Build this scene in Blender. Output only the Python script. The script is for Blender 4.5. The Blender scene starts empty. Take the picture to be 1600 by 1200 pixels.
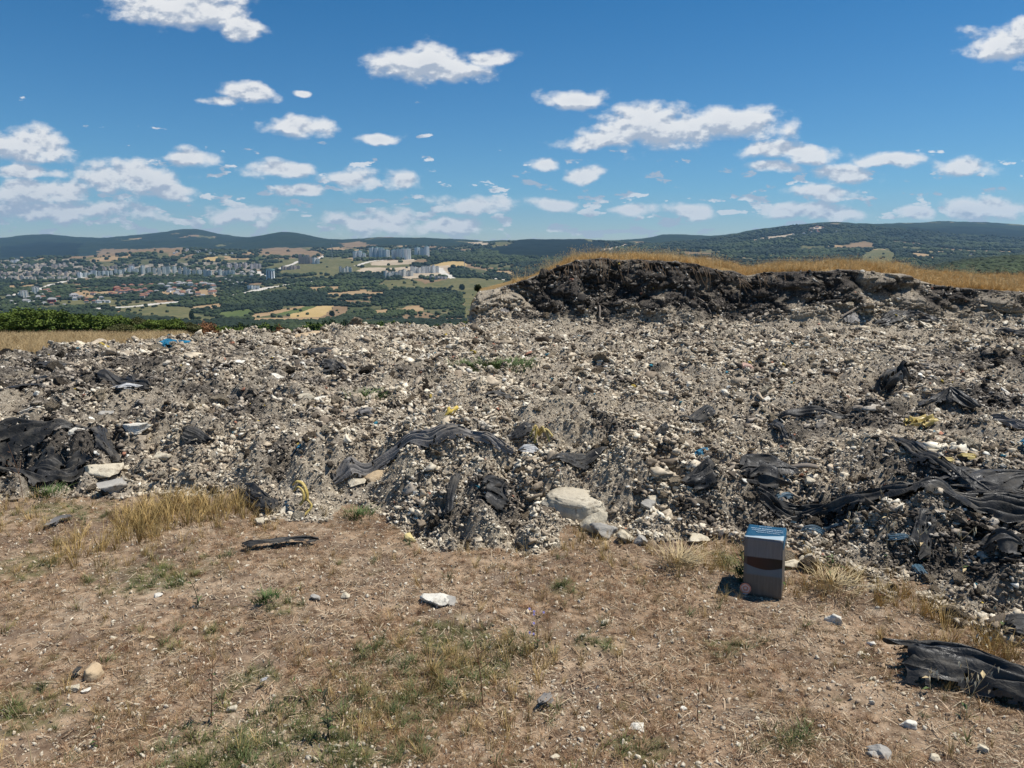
import bpy, bmesh, math, random
import numpy as np
from mathutils import Vector, Matrix, Euler

random.seed(7)
rng = np.random.default_rng(7)
S = bpy.context.scene
COL = S.collection
R = math.radians

# ------------------------------------------------------------------ camera
CAM_Z = 1.6
PITCH = R(10.3)
FPX = 1156.0                      # focal length in pixels of the 1600 px photograph
cam_d = bpy.data.cameras.new('camera')
cam_d.sensor_width = 36
cam_d.lens = 36 * FPX / 1600
cam_d.clip_start = 0.05
cam_d.clip_end = 40000
cam = bpy.data.objects.new('camera', cam_d)
cam.location = (0, 0, CAM_Z)
cam.rotation_euler = (R(90) - PITCH, 0, 0)
COL.objects.link(cam)
S.camera = cam

# ------------------------------------------------------------------ light, view
SUN_EL, SUN_AZ = R(64), R(78)    # azimuth measured clockwise from +Y (the view direction)
sun_d = bpy.data.lights.new('sun', 'SUN')
sun_d.energy = 4.6
sun_d.angle = R(0.53)
sun_d.color = (1.0, 0.955, 0.88)
sun = bpy.data.objects.new('sun', sun_d)
sdir = Vector((math.sin(SUN_AZ) * math.cos(SUN_EL), math.cos(SUN_AZ) * math.cos(SUN_EL), math.sin(SUN_EL)))
sun.rotation_euler = sdir.to_track_quat('Z', 'Y').to_euler()
sun.location = (0, 0, 50)
COL.objects.link(sun)
S.view_settings.view_transform = 'Standard'
S.view_settings.look = 'None'
S.view_settings.exposure = 0.26
S.view_settings.gamma = 1.0
S.view_settings.use_curve_mapping = False
S.render.engine = 'CYCLES'
cy = S.cycles
cy.max_bounces = 5
cy.diffuse_bounces = 2
cy.glossy_bounces = 1
cy.transmission_bounces = 1
cy.transparent_max_bounces = 6
cy.volume_bounces = 0
cy.caustics_reflective = False
cy.caustics_refractive = False


# ------------------------------------------------------------------ node helpers
class NT:
    def __init__(s, tree):
        s.t = tree
        s.n = tree.nodes
        s.l = tree.links

    def add(s, typ, **kw):
        n = s.n.new(typ)
        for k, v in kw.items():
            setattr(n, k, v)
        return n

    def put(s, sock, v):
        if hasattr(v, 'is_output') or isinstance(v, bpy.types.NodeSocket):
            s.l.new(v, sock)
        elif v is not None:
            sock.default_value = v

    def math(s, op, a, b=None, c=None, clamp=False):
        n = s.add('ShaderNodeMath', operation=op, use_clamp=clamp)
        for i, v in enumerate((a, b, c)):
            s.put(n.inputs[i], v)
        return n.outputs[0]

    def vmath(s, op, a, b=None, scale=None):
        n = s.add('ShaderNodeVectorMath', operation=op)
        s.put(n.inputs[0], a)
        s.put(n.inputs[1], b)
        if scale is not None:
            s.put(n.inputs['Scale'], scale)
        return n.outputs['Value'] if op in ('LENGTH', 'DOT_PRODUCT') else n.outputs[0]

    def noise(s, vec, scale, detail=3, rough=0.55, dist=0.0, dim='3D'):
        n = s.add('ShaderNodeTexNoise', noise_dimensions=dim)
        if vec is not None:
            s.l.new(vec, n.inputs['Vector'])
        n.inputs['Scale'].default_value = scale
        n.inputs['Detail'].default_value = detail
        n.inputs['Roughness'].default_value = rough
        n.inputs['Distortion'].default_value = dist
        return n.outputs['Fac']

    def vor(s, vec, scale, feature='F1', out='Distance'):
        n = s.add('ShaderNodeTexVoronoi', feature=feature)
        s.l.new(vec, n.inputs['Vector'])
        n.inputs['Scale'].default_value = scale
        return n.outputs[out]

    def ramp(s, fac, stops, interp='LINEAR'):
        n = s.add('ShaderNodeValToRGB')
        r = n.color_ramp
        r.interpolation = interp
        while len(r.elements) < len(stops):
            r.elements.new(0.5)
        for e, (p, c) in zip(r.elements, stops):
            e.position = p
            e.color = (*c, 1) if len(c) == 3 else c
        s.put(n.inputs[0], fac)
        return n.outputs[0]

    def mix(s, fac, a, b, blend='MIX'):
        n = s.add('ShaderNodeMix', data_type='RGBA', blend_type=blend)
        s.put(n.inputs[0], fac)
        for i, v in ((6, a), (7, b)):
            if isinstance(v, tuple) and len(v) == 3:
                v = (*v, 1)
            s.put(n.inputs[i], v)
        return n.outputs[2]

    def mapr(s, v, a, b, c=0.0, d=1.0, smooth=False):
        n = s.add('ShaderNodeMapRange')
        if smooth:
            n.interpolation_type = 'SMOOTHSTEP'
        s.put(n.inputs[0], v)
        for i, q in enumerate((a, b, c, d)):
            s.put(n.inputs[i + 1], q)
        return n.outputs[0]


# ------------------------------------------------------------------ world: Nishita sky with cumulus clouds
W = bpy.data.worlds.new('World')
S.world = W
W.use_nodes = True
W.cycles.sampling_method = 'MANUAL'
W.cycles.sample_map_resolution = 256
w = NT(W.node_tree)
w.n.clear()
sky = w.add('ShaderNodeTexSky', sky_type='NISHITA')
sky.sun_disc = False
sky.sun_elevation = SUN_EL
sky.sun_rotation = SUN_AZ
sky.altitude = 300
sky.air_density = 1.0
sky.dust_density = 0.0
sky.ozone_density = 3.0
SKY_STR = 0.066
bg = w.add('ShaderNodeBackground')
bg.inputs[1].default_value = SKY_STR
tc = w.add('ShaderNodeTexCoord')
sep = w.add('ShaderNodeSeparateXYZ')
w.l.new(tc.outputs['Generated'], sep.inputs[0])
yy = w.math('MAXIMUM', w.math('ABSOLUTE', sep.outputs[1]), 0.02)
tint = w.ramp(w.mapr(sep.outputs[2], 0.0, 0.5), [(0.0, (0.86, 0.98, 1.16)), (0.15, (0.50, 0.90, 1.18)), (0.6, (0.20, 0.74, 1.08)), (1.0, (0.18, 0.70, 1.06))])
w.l.new(w.mix(1.0, sky.outputs[0], tint, 'MULTIPLY'), bg.inputs[0])
A = w.math('DIVIDE', sep.outputs[0], yy)
B = w.math('DIVIDE', sep.outputs[2], yy)
cmb = w.add('ShaderNodeCombineXYZ')
w.l.new(A, cmb.inputs[0])
w.l.new(B, cmb.inputs[1])
P0 = cmb.outputs[0]


def slope(py):
    return np.tan(np.arctan((600.0 - np.asarray(py, float)) / FPX) - PITCH)


def tanx(px, py):
    return ((px - 800) / FPX) / (math.cos(PITCH) + (600 - py) / FPX * math.sin(PITCH))


# each cumulus cloud: direction of its middle, half width, half height (in pixels of the photograph)
CLOUDS = [(285, 5, 120, 36), (335, 22, 60, 26), (385, 46, 38, 20), (660, 98, 90, 30), (700, 108, 70, 26), (762, 88, 46, 14),
          (386, 148, 36, 18), (350, 156, 30, 9), (468, 143, 18, 6), (897, 152, 62, 19), (462, 198, 66, 20), (1030, 204, 130, 38), (960, 214, 70, 22), (1095, 200, 60, 34),
          (1150, 194, 95, 32), (935, 222, 74, 15), (1010, 182, 50, 26), (1570, 68, 70, 30), (1595, 50, 30, 22), (40, 230, 80, 30), (302, 247, 42, 18),
          (437, 263, 52, 15), (205, 278, 95, 30), (268, 296, 50, 18), (1235, 238, 78, 18), (1210, 264, 34, 11), (1325, 272, 58, 19),
          (1280, 298, 60, 17), (1508, 262, 50, 18), (545, 281, 58, 18), (634, 286, 34, 18), (462, 299, 38, 14), (912, 271, 34, 13),
          (845, 255, 30, 12), (60, 300, 110, 24), (745, 320, 66, 17), (860, 318, 54, 13), (380, 338, 58, 18), (45, 270, 60, 12),
          (1390, 250, 56, 14), (1270, 330, 86, 16), (1540, 325, 76, 20), (985, 328, 36, 11), (100, 330, 150, 22), 
          (600, 220, 36, 10), (1085, 328, 44, 14), (1440, 330, 48, 12), (580, 345, 90, 20), (700, 352, 80, 16)]
cur = None
cur2 = None
wnz = w.add('ShaderNodeTexNoise', noise_dimensions='2D')
w.l.new(P0, wnz.inputs['Vector'])
wnz.inputs['Scale'].default_value = 9
wnz.inputs['Detail'].default_value = 2
warp = w.vmath('MULTIPLY', w.vmath('SUBTRACT', wnz.outputs['Color'], (0.5, 0.5, 0.5)), (0.045, 0.022, 0.0))
PW = w.vmath('ADD', P0, warp)
PW2 = w.vmath('ADD', PW, (0.006, 0.016, 0.0))
for (px, py, hw, hh) in CLOUDS:
    cx, cb = tanx(px, py), float(slope(py)) + 0.0
    d = w.vmath('LENGTH', w.vmath('MULTIPLY', w.vmath('SUBTRACT', PW, (cx, cb, 0)), (FPX / hw * 0.80, FPX / hh * 0.88, 0)))
    cur = d if cur is None else w.math('MINIMUM', cur, d)
    d2 = w.vmath('LENGTH', w.vmath('MULTIPLY', w.vmath('SUBTRACT', PW2, (cx, cb, 0)), (FPX / hw * 0.80, FPX / hh * 0.88, 0)))
    cur2 = d2 if cur2 is None else w.math('MINIMUM', cur2, d2)
base = w.math('SUBTRACT', 1.0, cur)                      # 1 at the middle, 0 at the rim
base = w.math('MAXIMUM', base, -1.0)
stretch = w.vmath('MULTIPLY', P0, (1.0, 1.7, 1.0))
n1 = w.noise(stretch, 24, 6, 0.55, dim='2D')
up = w.vmath('ADD', stretch, (-0.002, 0.011, 0.0))
n2 = w.noise(up, 24, 4, 0.55, dim='2D')
big = w.math('ADD', base, w.math('MULTIPLY', w.math('SUBTRACT', n1, 0.5), 1.25))
bigd = w.mapr(big, 0.10, 0.60, 0, 1, True)
# small far puffs, more of them low over the hills
s3 = w.vmath('MULTIPLY', P0, (1.0, 2.9, 1.0))
n3 = w.noise(s3, 23.0, 4, 0.55, dim='2D')
lowb = w.mapr(B, 0.05, 0.22, 0.105, -0.16)
leftb = w.mapr(A, -0.7, 0.6, 0.0, -0.02)
sm = w.math('ADD', w.math('ADD', n3, lowb), leftb)
smd = w.mapr(sm, 0.645, 0.70, 0, 0.85, True)
dens = w.math('MAXIMUM', bigd, smd)
horizon_fade = w.mapr(B, 0.0, 0.03, 0.6, 1.0)
dens = w.math('MULTIPLY', dens, horizon_fade)
# tops face the sun and are white, undersides grey
rel = w.math('ADD', w.math('MULTIPLY', w.math('SUBTRACT', n1, n2), 2.2), w.math('MULTIPLY', w.math('MINIMUM', w.math('SUBTRACT', cur2, cur), 0.5), 0.55))
lit = w.mapr(rel, -0.24, 0.24, 0.0, 1.0, True)
core = w.mapr(big, 0.5, 1.4, 1.0, 0.75)
lit = w.math('MULTIPLY', lit, core)
ccol = w.mix(lit, (0.47, 0.54, 0.66), (1.0, 1.0, 1.0))
hz = w.mapr(B, 0.0, 0.14, 0.25, 0.0)
ccol = w.mix(hz, ccol, (0.50, 0.60, 0.72))
bgc = w.add('ShaderNodeBackground')
w.l.new(ccol, bgc.inputs[0])
bgc.inputs[1].default_value = 0.74
mxs = w.add('ShaderNodeMixShader')
w.l.new(w.math('MULTIPLY', dens, 0.96), mxs.inputs[0])
w.l.new(bg.outputs[0], mxs.inputs[1])
w.l.new(bgc.outputs[0], mxs.inputs[2])
wo = w.add('ShaderNodeOutputWorld')
w.l.new(mxs.outputs[0], wo.inputs[0])


# ------------------------------------------------------------------ numeric helpers
def _hash(ix, iy, seed):
    h = (ix.astype(np.int64) * 374761393 + iy.astype(np.int64) * 668265263 + seed * 2147483647) & 0xFFFFFFFF
    h = ((h ^ (h >> 13)) * 1274126177) & 0xFFFFFFFF
    h = h ^ (h >> 16)
    return h.astype(np.float64) / 4294967295.0


def perlin(x, y, seed=0):
    x = np.asarray(x, float)
    y = np.asarray(y, float)
    xi, yi = np.floor(x), np.floor(y)
    xf, yf = x - xi, y - yi
    u = xf * xf * xf * (xf * (xf * 6 - 15) + 10)
    v = yf * yf * yf * (yf * (yf * 6 - 15) + 10)

    def g(dx, dy):
        a = _hash(xi + dx, yi + dy, seed) * 2 * np.pi
        return np.cos(a) * (xf - dx) + np.sin(a) * (yf - dy)
    a = g(0, 0) * (1 - u) + g(1, 0) * u
    b = g(0, 1) * (1 - u) + g(1, 1) * u
    return (a * (1 - v) + b * v) * 1.4


def fbm(x, y, oct=4, seed=0, gain=0.5):
    s, a, f = 0, 1.0, 1.0
    for o in range(oct):
        s = s + a * perlin(x * f, y * f, seed + o * 17)
        a *= gain
        f *= 2.03
    return s


def sst(x, a=0.0, b=1.0):
    t = np.clip((x - a) / (b - a), 0, 1)
    return t * t * (3 - 2 * t)


def ground_xy(px, py, z=0.0):
    s = float(slope(py))
    Y = (z - CAM_Z) / s
    return tanx(px, py) * Y, Y


# front rim of the rubble, seen on flat ground
EDGE_PX = [(-300, 790), (0, 782), (100, 783), (200, 778), (370, 775), (410, 806), (500, 806), (560, 800), (610, 822), (650, 850), (700, 868),
           (800, 862), (880, 842), (960, 850), (1060, 850), (1150, 862), (1250, 856), (1310, 885), (1400, 915), (1480, 955), (1560, 985),
           (1640, 1010), (1900, 1060)]
_e = [ground_xy(a, b) for a, b in EDGE_PX]
E_T = np.array([x / y for x, y in _e])
E_Y = np.array([y for x, y in _e])
# bank: upper lip heights
LIP_PX = [(690, 530), (722, 515), (736, 476), (750, 452), (785, 446), (815, 437), (850, 426), (900, 409), (940, 402), (1000, 406), (1050, 411),
          (1100, 416), (1145, 426), (1160, 434), (1200, 426), (1300, 421), (1340, 421), (1400, 426), (1440, 441), (1500, 446), (1600, 452), (2000, 470)]
LIP_D = 13.7
L_T = np.array([tanx(a, b) for a, b in LIP_PX])
L_Z = np.array([CAM_Z + LIP_D * float(slope(b)) for a, b in LIP_PX])

# valley and hills: forward distance -> the line of sight it is seen on, by column
YS = np.array([500, 900, 1300, 1800, 2400, 3000, 3800, 4800, 6200, 7500, 9500], float)
FAR = {
    -400: [530, 505, 487, 462, 440, 420, 409, 414, 380, 366, 374],
    0:    [530, 505, 487, 462, 440, 420, 409, 414, 386, 373, 378],
    60:   [530, 505, 488, 462, 439, 420, 405, 412, 383, 365, 376],
    150:  [530, 505, 489, 463, 438, 420, 398, 408, 380, 373, 376],
    250:  [530, 508, 490, 463, 436, 418, 389, 400, 376, 364, 374],
    305:  [530, 508, 491, 462, 436, 417, 388, 398, 374, 355, 370],
    370:  [535, 512, 492, 462, 434, 416, 394, 396, 376, 372, 376],
    450:  [535, 512, 493, 460, 430, 412, 396, 386, 359, 370, 374],
    520:  [535, 515, 494, 458, 427, 406, 400, 388, 377, 377, 378],
    600:  [535, 515, 496, 456, 424, 404, 396, 382, 370, 376, 378],
    700:  [535, 515, 496, 455, 424, 402, 396, 384, 373, 376, 380],
    800:  [535, 515, 490, 455, 425, 404, 392, 375, 380, 380, 384],
    900:  [535, 510, 480, 450, 422, 402, 388, 373, 380, 380, 384],
    1000: [530, 500, 470, 440, 415, 398, 388, 380, 374, 378, 384],
    1045: [530, 495, 465, 435, 412, 396, 386, 378, 364, 376, 384],
    1100: [520, 490, 460, 430, 410, 395, 384, 376, 370, 374, 380],
    1200: [510, 480, 450, 425, 408, 394, 374, 355, 362, 370, 380],
    1290: [500, 470, 445, 422, 406, 392, 368, 347, 356, 370, 380],
    1400: [480, 440, 430, 418, 404, 392, 374, 353, 349, 362, 380],
    1500: [470, 412, 418, 416, 404, 394, 380, 362, 346, 358, 376],
    1600: [460, 404, 412, 414, 404, 394, 384, 366, 353, 352, 372],
    2000: [450, 398, 410, 412, 404, 394, 380, 366, 350, 346, 370],
}
_cols = sorted(FAR)
_T = np.array([tanx(c, 400) for c in _cols])
_TG = np.linspace(-1.3, 1.3, 521)
_tab = np.array([np.interp(_TG, _T, [FAR[c][k] for c in _cols]) for k in range(len(YS))])      # (k, 521)
_ker = np.exp(-0.5 * (np.arange(-8, 9) / 3.2) ** 2)
_ker /= _ker.sum()
_tab = np.array([np.convolve(np.pad(r, 8, 'edge'), _ker, 'valid') for r in _tab])
_S = slope(_tab)
_Z = CAM_Z + YS[:, None] * _S
_z60 = np.interp(_TG, [-1.0, -0.45, -0.35, 0.0, 0.3, 1.0], [-5.3, -5.2, -7.4, -7.4, -6.0, -5.0])
_z200 = np.interp(_TG, [-1.0, -0.45, -0.35, 0.0, 0.3, 1.0], [-21, -21, -27, -27, -22, -16])
YALL = np.concatenate([[60, 200], YS])
ZALL = np.vstack([_z60, _z200, _Z])
LY = np.log(YALL)


def far_z(t, Y):
    """smooth height of the valley and hills"""
    ly = np.clip(np.log(np.maximum(Y, 60)), LY[0], LY[-1])
    k = np.clip(np.searchsorted(LY, ly) - 1, 0, len(LY) - 2)
    f = (ly - LY[k]) / (LY[k + 1] - LY[k])
    f = f * f * (3 - 2 * f) * 0.6 + f * 0.4
    ti = np.clip((t + 1.3) / 2.6 * 520, 0, 519.999)
    i = ti.astype(int)
    g = ti - i
    z0 = ZALL[k, i] * (1 - g) + ZALL[k, i + 1] * g
    z1 = ZALL[k + 1, i] * (1 - g) + ZALL[k + 1, i + 1] * g
    return z0 * (1 - f) + z1 * f


def bank_top(t):
    return np.interp(t, L_T, L_Z)


def H(x, y, fine=True):
    """height of the whole terrain; returns z and the masks rubble, bank face, bank top"""
    x = np.asarray(x, float)
    y = np.asarray(y, float)
    t = x / np.maximum(y, 0.5)
    ez = np.interp(t, E_T, E_Y)
    e = y - ez + 0.28 * fbm(x * 1.7, y * 1.7, 3, 5)
    rub = sst(e, -0.03, 0.10)
    z = 0.05 * fbm(x * 0.35, y * 0.35, 2, 11) * sst(y, 1.0, 3.0)
    # the spread rubble
    body = 0.02 + 0.23 * sst(e, 0, 1.0) + 0.10 * sst(e, 0.5, 3.5)
    for (gx, gy, sx, sy, a) in ((-0.2, 4.95, 1.0, 0.65, 0.17), (-3.6, 5.5, 0.7, 0.5, 0.08), (-1.35, 4.75, 0.35, 0.3, 0.10), (2.7, 4.9, 0.8, 0.5, 0.12), (0.6, 5.0, 0.4, 0.4, 0.10)):
        body = body + a * np.exp(-((x - gx) / sx) ** 2 - ((y - gy) / sy) ** 2)
    body = body + 0.07 * fbm(x * 0.7, y * 0.7, 2, 21)
    if fine:
        b = np.abs(perlin(x * 2.2, y * 2.2, 31)) * 0.19 + np.abs(perlin(x * 5.3, y * 5.3, 32)) * 0.115 + np.abs(perlin(x * 12, y * 12, 33)) * 0.034
        b = b + np.abs(perlin(x * 27, y * 27, 34)) * 0.014 + np.abs(perlin(x * 55, y * 55, 35)) * 0.006
        clump = 0.60 + 0.42 * sst(fbm(x * 0.5, y * 0.5, 2, 41), -0.3, 0.5)
        fr = sst(e, 1.6, 0.4) * 0.45
        body = body + (b - 0.12) * (clump + fr) * sst(e, -0.05, 0.3)
        z = z + 0.012 * fbm(x * 4, y * 4, 3, 51) + 0.004 * perlin(x * 30, y * 30, 52)
    # rim of the plateau, then down into the valley
    yc = np.interp(t, [-1.0, -0.66, -0.52, -0.42, -0.06, 0.0, 1.0], [8.7, 8.9, 9.9, 11.2, 12.2, 14, 14])
    rub = rub * sst(yc + 0.5 - y + 0.3 * perlin(x * 2, y * 2, 6), 0, 0.25)
    zz = z * (1 - rub) + (z + body) * rub
    # fall from the rim to (60 m, z60)
    z60 = far_z(t, np.full_like(y, 60.0))
    s = np.clip((y - yc) / (60 - yc), 0, 1)
    down = z60 * s
    zz = zz * (1 - sst(s, 0.0, 0.35) * (1 - 0)) + down
    # the cut bank with its grassy top
    top = bank_top(t) + 0.05 * perlin(x * 1.3, y * 0.2 + 3, 61)
    yb = 12.45 + 0.35 * np.sin(t * 9) * sst(t, 0.1, 0.4) + 0.30 * perlin(x * 0.9, y * 0.0, 62) - 0.5 * sst(t, 0.45, 0.7) - 0.45 * sst(t, tanx(860, 500), tanx(760, 500))
    q = (y - yb) / 1.25
    prof = np.where(q < 0.45, 0.50 * sst(q, -0.55, 0.62) , 0) + np.where(q >= 0.45, 0.50 * float(sst(0.45, -0.55, 0.62)) + (1 - 0.5 * float(sst(0.45, -0.55, 0.62))) * sst(q, 0.38, 0.80), 0)
    depth = np.interp(t, [tanx(760, 450), tanx(830, 440), tanx(900, 420), 0.3, 1.0], [0.5, 1.2, 4.0, 8.0, 5.0])
    back = sst(y, LIP_D + depth, LIP_D + depth * 1.8 + 2.0)
    inb = sst(t, tanx(718, 500), tanx(738, 500))
    bank = 0.28 + (top - 0.28) * prof
    if fine:
        rough = (np.abs(perlin(x * 2.2, y * 3, 71)) * 0.26 + np.abs(perlin(x * 6, y * 7, 72)) * 0.12 + np.abs(perlin(x * 20, y * 20, 73)) * 0.045 - 0.09)
        bank = bank + rough * 0.55 * sst(q, -0.4, 0.2) * (1 - 0.75 * sst(q, 0.25, 0.5)) * (1 - sst(q, 0.8, 1.0))
    bm = sst(q, -0.6, -0.2) * inb
    zt = np.maximum(zz, bank * bm + zz * (1 - bm)) * (1 - back) + np.where(back > 0, (z60 * s + 0.0), 0) * back
    face = bm * (1 - sst(q, 0.80, 0.92)) * (bank > zz)
    grass = inb * sst(q, 0.74, 0.86) * (1 - back)
    # far country
    fz = far_z(t, y)
    if fine:
        fz = fz + fbm(x / 260, y / 260, 4, 81) * np.clip((y - 300) / 1500, 0, 1) * np.clip(y * 0.0022, 0, 9)
    out = np.where(y > 60, fz, zt)
    return out, rub * (1 - face), face, grass


def Hz(x, y, fine=True):
    return float(H(np.array([x]), np.array([y]), fine)[0][0])


def hit(px, py, fine=False):
    """world point where the sight line of a photograph pixel meets the terrain"""
    tx, s = tanx(px, py), float(slope(py))
    Y = np.exp(np.linspace(math.log(1.2), math.log(9400), 6000))
    zr = CAM_Z + s * Y
    h = H(tx * Y, Y, fine)[0]
    k = np.nonzero(h >= zr)[0]
    if len(k) == 0:
        i = len(Y) - 1
        return tx * Y[i], Y[i], h[i]
    i = k[0]
    y = Y[i]
    if i > 0:
        a, b = zr[i - 1] - h[i - 1], zr[i] - h[i]
        y = Y[i - 1] + (Y[i] - Y[i - 1]) * a / max(a - b, 1e-9)
    x = tx * y
    return x, y, Hz(x, y, True)


def mpp(y):
    """metres per photograph pixel at forward distance y"""
    return y / FPX * 1.02


# ------------------------------------------------------------------ object helpers
def tag(o, label=None, cat=None, group=None, kind=None):
    if label:
        o['label'] = label
    if cat:
        o['category'] = cat
    if group:
        o['group'] = group
    if kind:
        o['kind'] = kind
    return o


def mesh_obj(name, verts, faces, mat=None, parent=None, smooth=True, link=True, loc=None):
    me = bpy.data.meshes.new(name)
    if isinstance(faces, np.ndarray):
        verts = np.asarray(verts, np.float32)
        n = faces.shape[1]
        me.vertices.add(len(verts))
        me.vertices.foreach_set('co', verts.ravel())
        me.loops.add(faces.size)
        me.loops.foreach_set('vertex_index', faces.astype(np.int32).ravel())
        me.polygons.add(len(faces))
        me.polygons.foreach_set('loop_start', np.arange(0, faces.size, n, dtype=np.int32))
        me.polygons.foreach_set('loop_total', np.full(len(faces), n, np.int32))
        me.update(calc_edges=True)
    else:
        me.from_pydata([tuple(map(float, v)) for v in verts], [], [tuple(map(int, f)) for f in faces])
        me.update()
    if mat:
        me.materials.append(mat)
    if smooth:
        me.polygons.foreach_set('use_smooth', [True] * len(me.polygons))
    o = bpy.data.objects.new(name, me)
    if parent:
        o.parent = parent
    if loc is not None:
        o.location = loc
    if link:
        COL.objects.link(o)
    return o


def empty(name, loc, rz=0, sc=1):
    o = bpy.data.objects.new(name, None)
    o.empty_display_size = 0.1
    o.location = loc
    o.rotation_euler = (0, 0, rz)
    o.scale = (sc, sc, sc)
    COL.objects.link(o)
    return o


def copy_tree(o, parent=None):
    c = o.copy()
    COL.objects.link(c)
    c.parent = parent
    for ch in [k for k in bpy.data.objects if k.parent == o] if parent is None else list(o.children):
        copy_tree(ch, c)
    return c


def fattr(me, name, vals, typ='FLOAT', dom='POINT'):
    a = me.attributes.new(name, typ, dom)
    vals = np.asarray(vals, np.float32)
    key = {'FLOAT': 'value', 'FLOAT_VECTOR': 'vector', 'FLOAT_COLOR': 'color', 'INT': 'value'}[typ]
    if typ == 'INT':
        vals = vals.astype(np.int32)
    a.data.foreach_set(key, vals.ravel())


# ------------------------------------------------------------------ materials
def mat_new(name, rough=0.9, spec=0.2):
    m = bpy.data.materials.new(name)
    m.use_nodes = True
    n = NT(m.node_tree)
    b = n.n['Principled BSDF']
    b.inputs['Roughness'].default_value = rough
    b.inputs['Specular IOR Level'].default_value = spec
    return m, n, b


def bump(n, b, h, strength=0.5, dist=0.02):
    u = n.add('ShaderNodeBump')
    u.inputs['Strength'].default_value = strength
    u.inputs['Distance'].default_value = dist
    n.l.new(h, u.inputs['Height'])
    n.l.new(u.outputs[0], b.inputs['Normal'])


def attr(n, name, typ='GEOMETRY', out='Fac'):
    a = n.add('ShaderNodeAttribute', attribute_name=name, attribute_type=typ)
    return a.outputs[out]


def objco(n):
    g = n.add('ShaderNodeNewGeometry')
    return g.outputs['Position']


def m_simple(name, col, rough=0.8, spec=0.3, var=0.25, scale=8.0, bstr=0.3, bdist=0.01):
    m, n, b = mat_new(name, rough, spec)
    tcn = n.add('ShaderNodeTexCoord')
    f = n.noise(tcn.outputs['Object'], scale, 4, 0.6)
    c2 = tuple(min(1, c * (1 + var)) for c in col)
    c1 = tuple(c * (1 - var) for c in col)
    n.l.new(n.mix(f, c1, c2), b.inputs['Base Color'])
    bump(n, b, f, bstr, bdist)
    return m


def m_inst(name, rough=0.9, spec=0.2, trans=False):
    """colour comes from the instance"""
    m, n, b = mat_new(name, rough, spec)
    c = attr(n, 'col', 'INSTANCER', 'Color')
    tcn = n.add('ShaderNodeTexCoord')
    f = n.noise(tcn.outputs['Object'], 2.5, 3, 0.6)
    k = n.ramp(f, [(0.3, (0.6, 0.6, 0.6)), (0.7, (1.25, 1.25, 1.25))])
    n.l.new(n.mix(1.0, c, k, 'MULTIPLY'), b.inputs['Base Color'])
    return m


M = {}
# dirt in the foreground
m, n, b = mat_new('dry_dirt', 0.95, 0.1)
P = objco(n)
a1 = n.noise(P, 1.1, 4, 0.6)
a2 = n.noise(P, 14, 5, 0.65)
a3 = n.noise(P, 90, 3, 0.6)
c = n.mix(n.mapr(a1, 0.35, 0.65), (0.295, 0.20, 0.125), (0.43, 0.32, 0.215))
c = n.mix(n.mapr(a2, 0.40, 0.66), c, (0.095, 0.060, 0.036))
c = n.mix(n.mapr(n.noise(P, 2.3, 6, 0.7), 0.48, 0.62, 0, .85), c, (0.135, 0.095, 0.068))
c = n.mix(n.mapr(n.noise(P, 3.1, 6, 0.7), 0.56, 0.66, 0, .6), c, (0.46, 0.37, 0.27))
vd = n.vor(P, 75)
vc = n.add('ShaderNodeTexVoronoi')
n.l.new(P, vc.inputs['Vector'])
vc.inputs['Scale'].default_value = 75
sc_ = n.add('ShaderNodeSeparateColor')
n.l.new(vc.outputs['Color'], sc_.inputs[0])
peb = n.math('MULTIPLY', n.mapr(vd, 0.30, 0.42, 1, 0), n.mapr(sc_.outputs[0], 0.68, 0.72, 0, 1))
c = n.mix(n.math('MULTIPLY', peb, 0.8), c, (0.50, 0.42, 0.31))
grn = n.math('MULTIPLY', attr(n, 'green'), n.mapr(a2, 0.35, 0.6))
c = n.mix(n.math('MULTIPLY', grn, 0.6), c, (0.12, 0.13, 0.05))
n.l.new(c, b.inputs['Base Color'])
hh = n.math('ADD', n.math('MULTIPLY', a3, 0.5), n.math('ADD', a2, n.math('MULTIPLY', peb, 0.5)))
bump(n, b, hh, 0.9, 0.012)
M['dirt'] = m

# rubble mass
m, n, b = mat_new('rubble_mass', 0.95, 0.12)
P = objco(n)
a1 = n.noise(P, 4.0, 4, 0.6)
a2 = n.noise(P, 28, 5, 0.7)
a3 = n.noise(P, 120, 3, 0.65)
soot = attr(n, 'soot')
c = n.mix(n.mapr(a2, 0.35, 0.65), (0.19, 0.155, 0.118), (0.58, 0.50, 0.385))
c = n.mix(n.mapr(a1, 0.4, 0.7), c, n.mix(a2, (0.28, 0.22, 0.155), (0.62, 0.54, 0.40)))
spk = n.mapr(a3, 0.60, 0.66)
c = n.mix(n.math('MULTIPLY', spk, 0.75), c, (0.60, 0.55, 0.45))
dk = n.mapr(n.noise(P, 60, 3, 0.6), 0.56, 0.62)
c = n.mix(n.math('MULTIPLY', dk, 0.6), c, (0.055, 0.046, 0.038))
c = n.mix(soot, c, n.mix(n.mapr(a2, 0.40, 0.72), (0.030, 0.028, 0.026), (0.17, 0.145, 0.12)))
n.l.new(c, b.inputs['Base Color'])
hh = n.math('ADD', n.math('MULTIPLY', a3, 0.35), a2)
bump(n, b, hh, 1.0, 0.03)
M['rubble'] = m

# grassy soil (bank top, strip behind)
m, n, b = mat_new('dry_grass_soil', 0.95, 0.1)
P = objco(n)
a1 = n.noise(P, 2.0, 4, 0.6)
a2 = n.noise(P, 25, 4, 0.65)
c = n.mix(n.mapr(a1, 0.35, 0.65), (0.20, 0.125, 0.045), (0.36, 0.25, 0.11))
c = n.mix(n.mapr(a2, 0.45, 0.75), c, (0.11, 0.07, 0.03))
n.l.new(c, b.inputs['Base Color'])
bump(n, b, a2, 0.8, 0.03)
M['grass_soil'] = m


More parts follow.
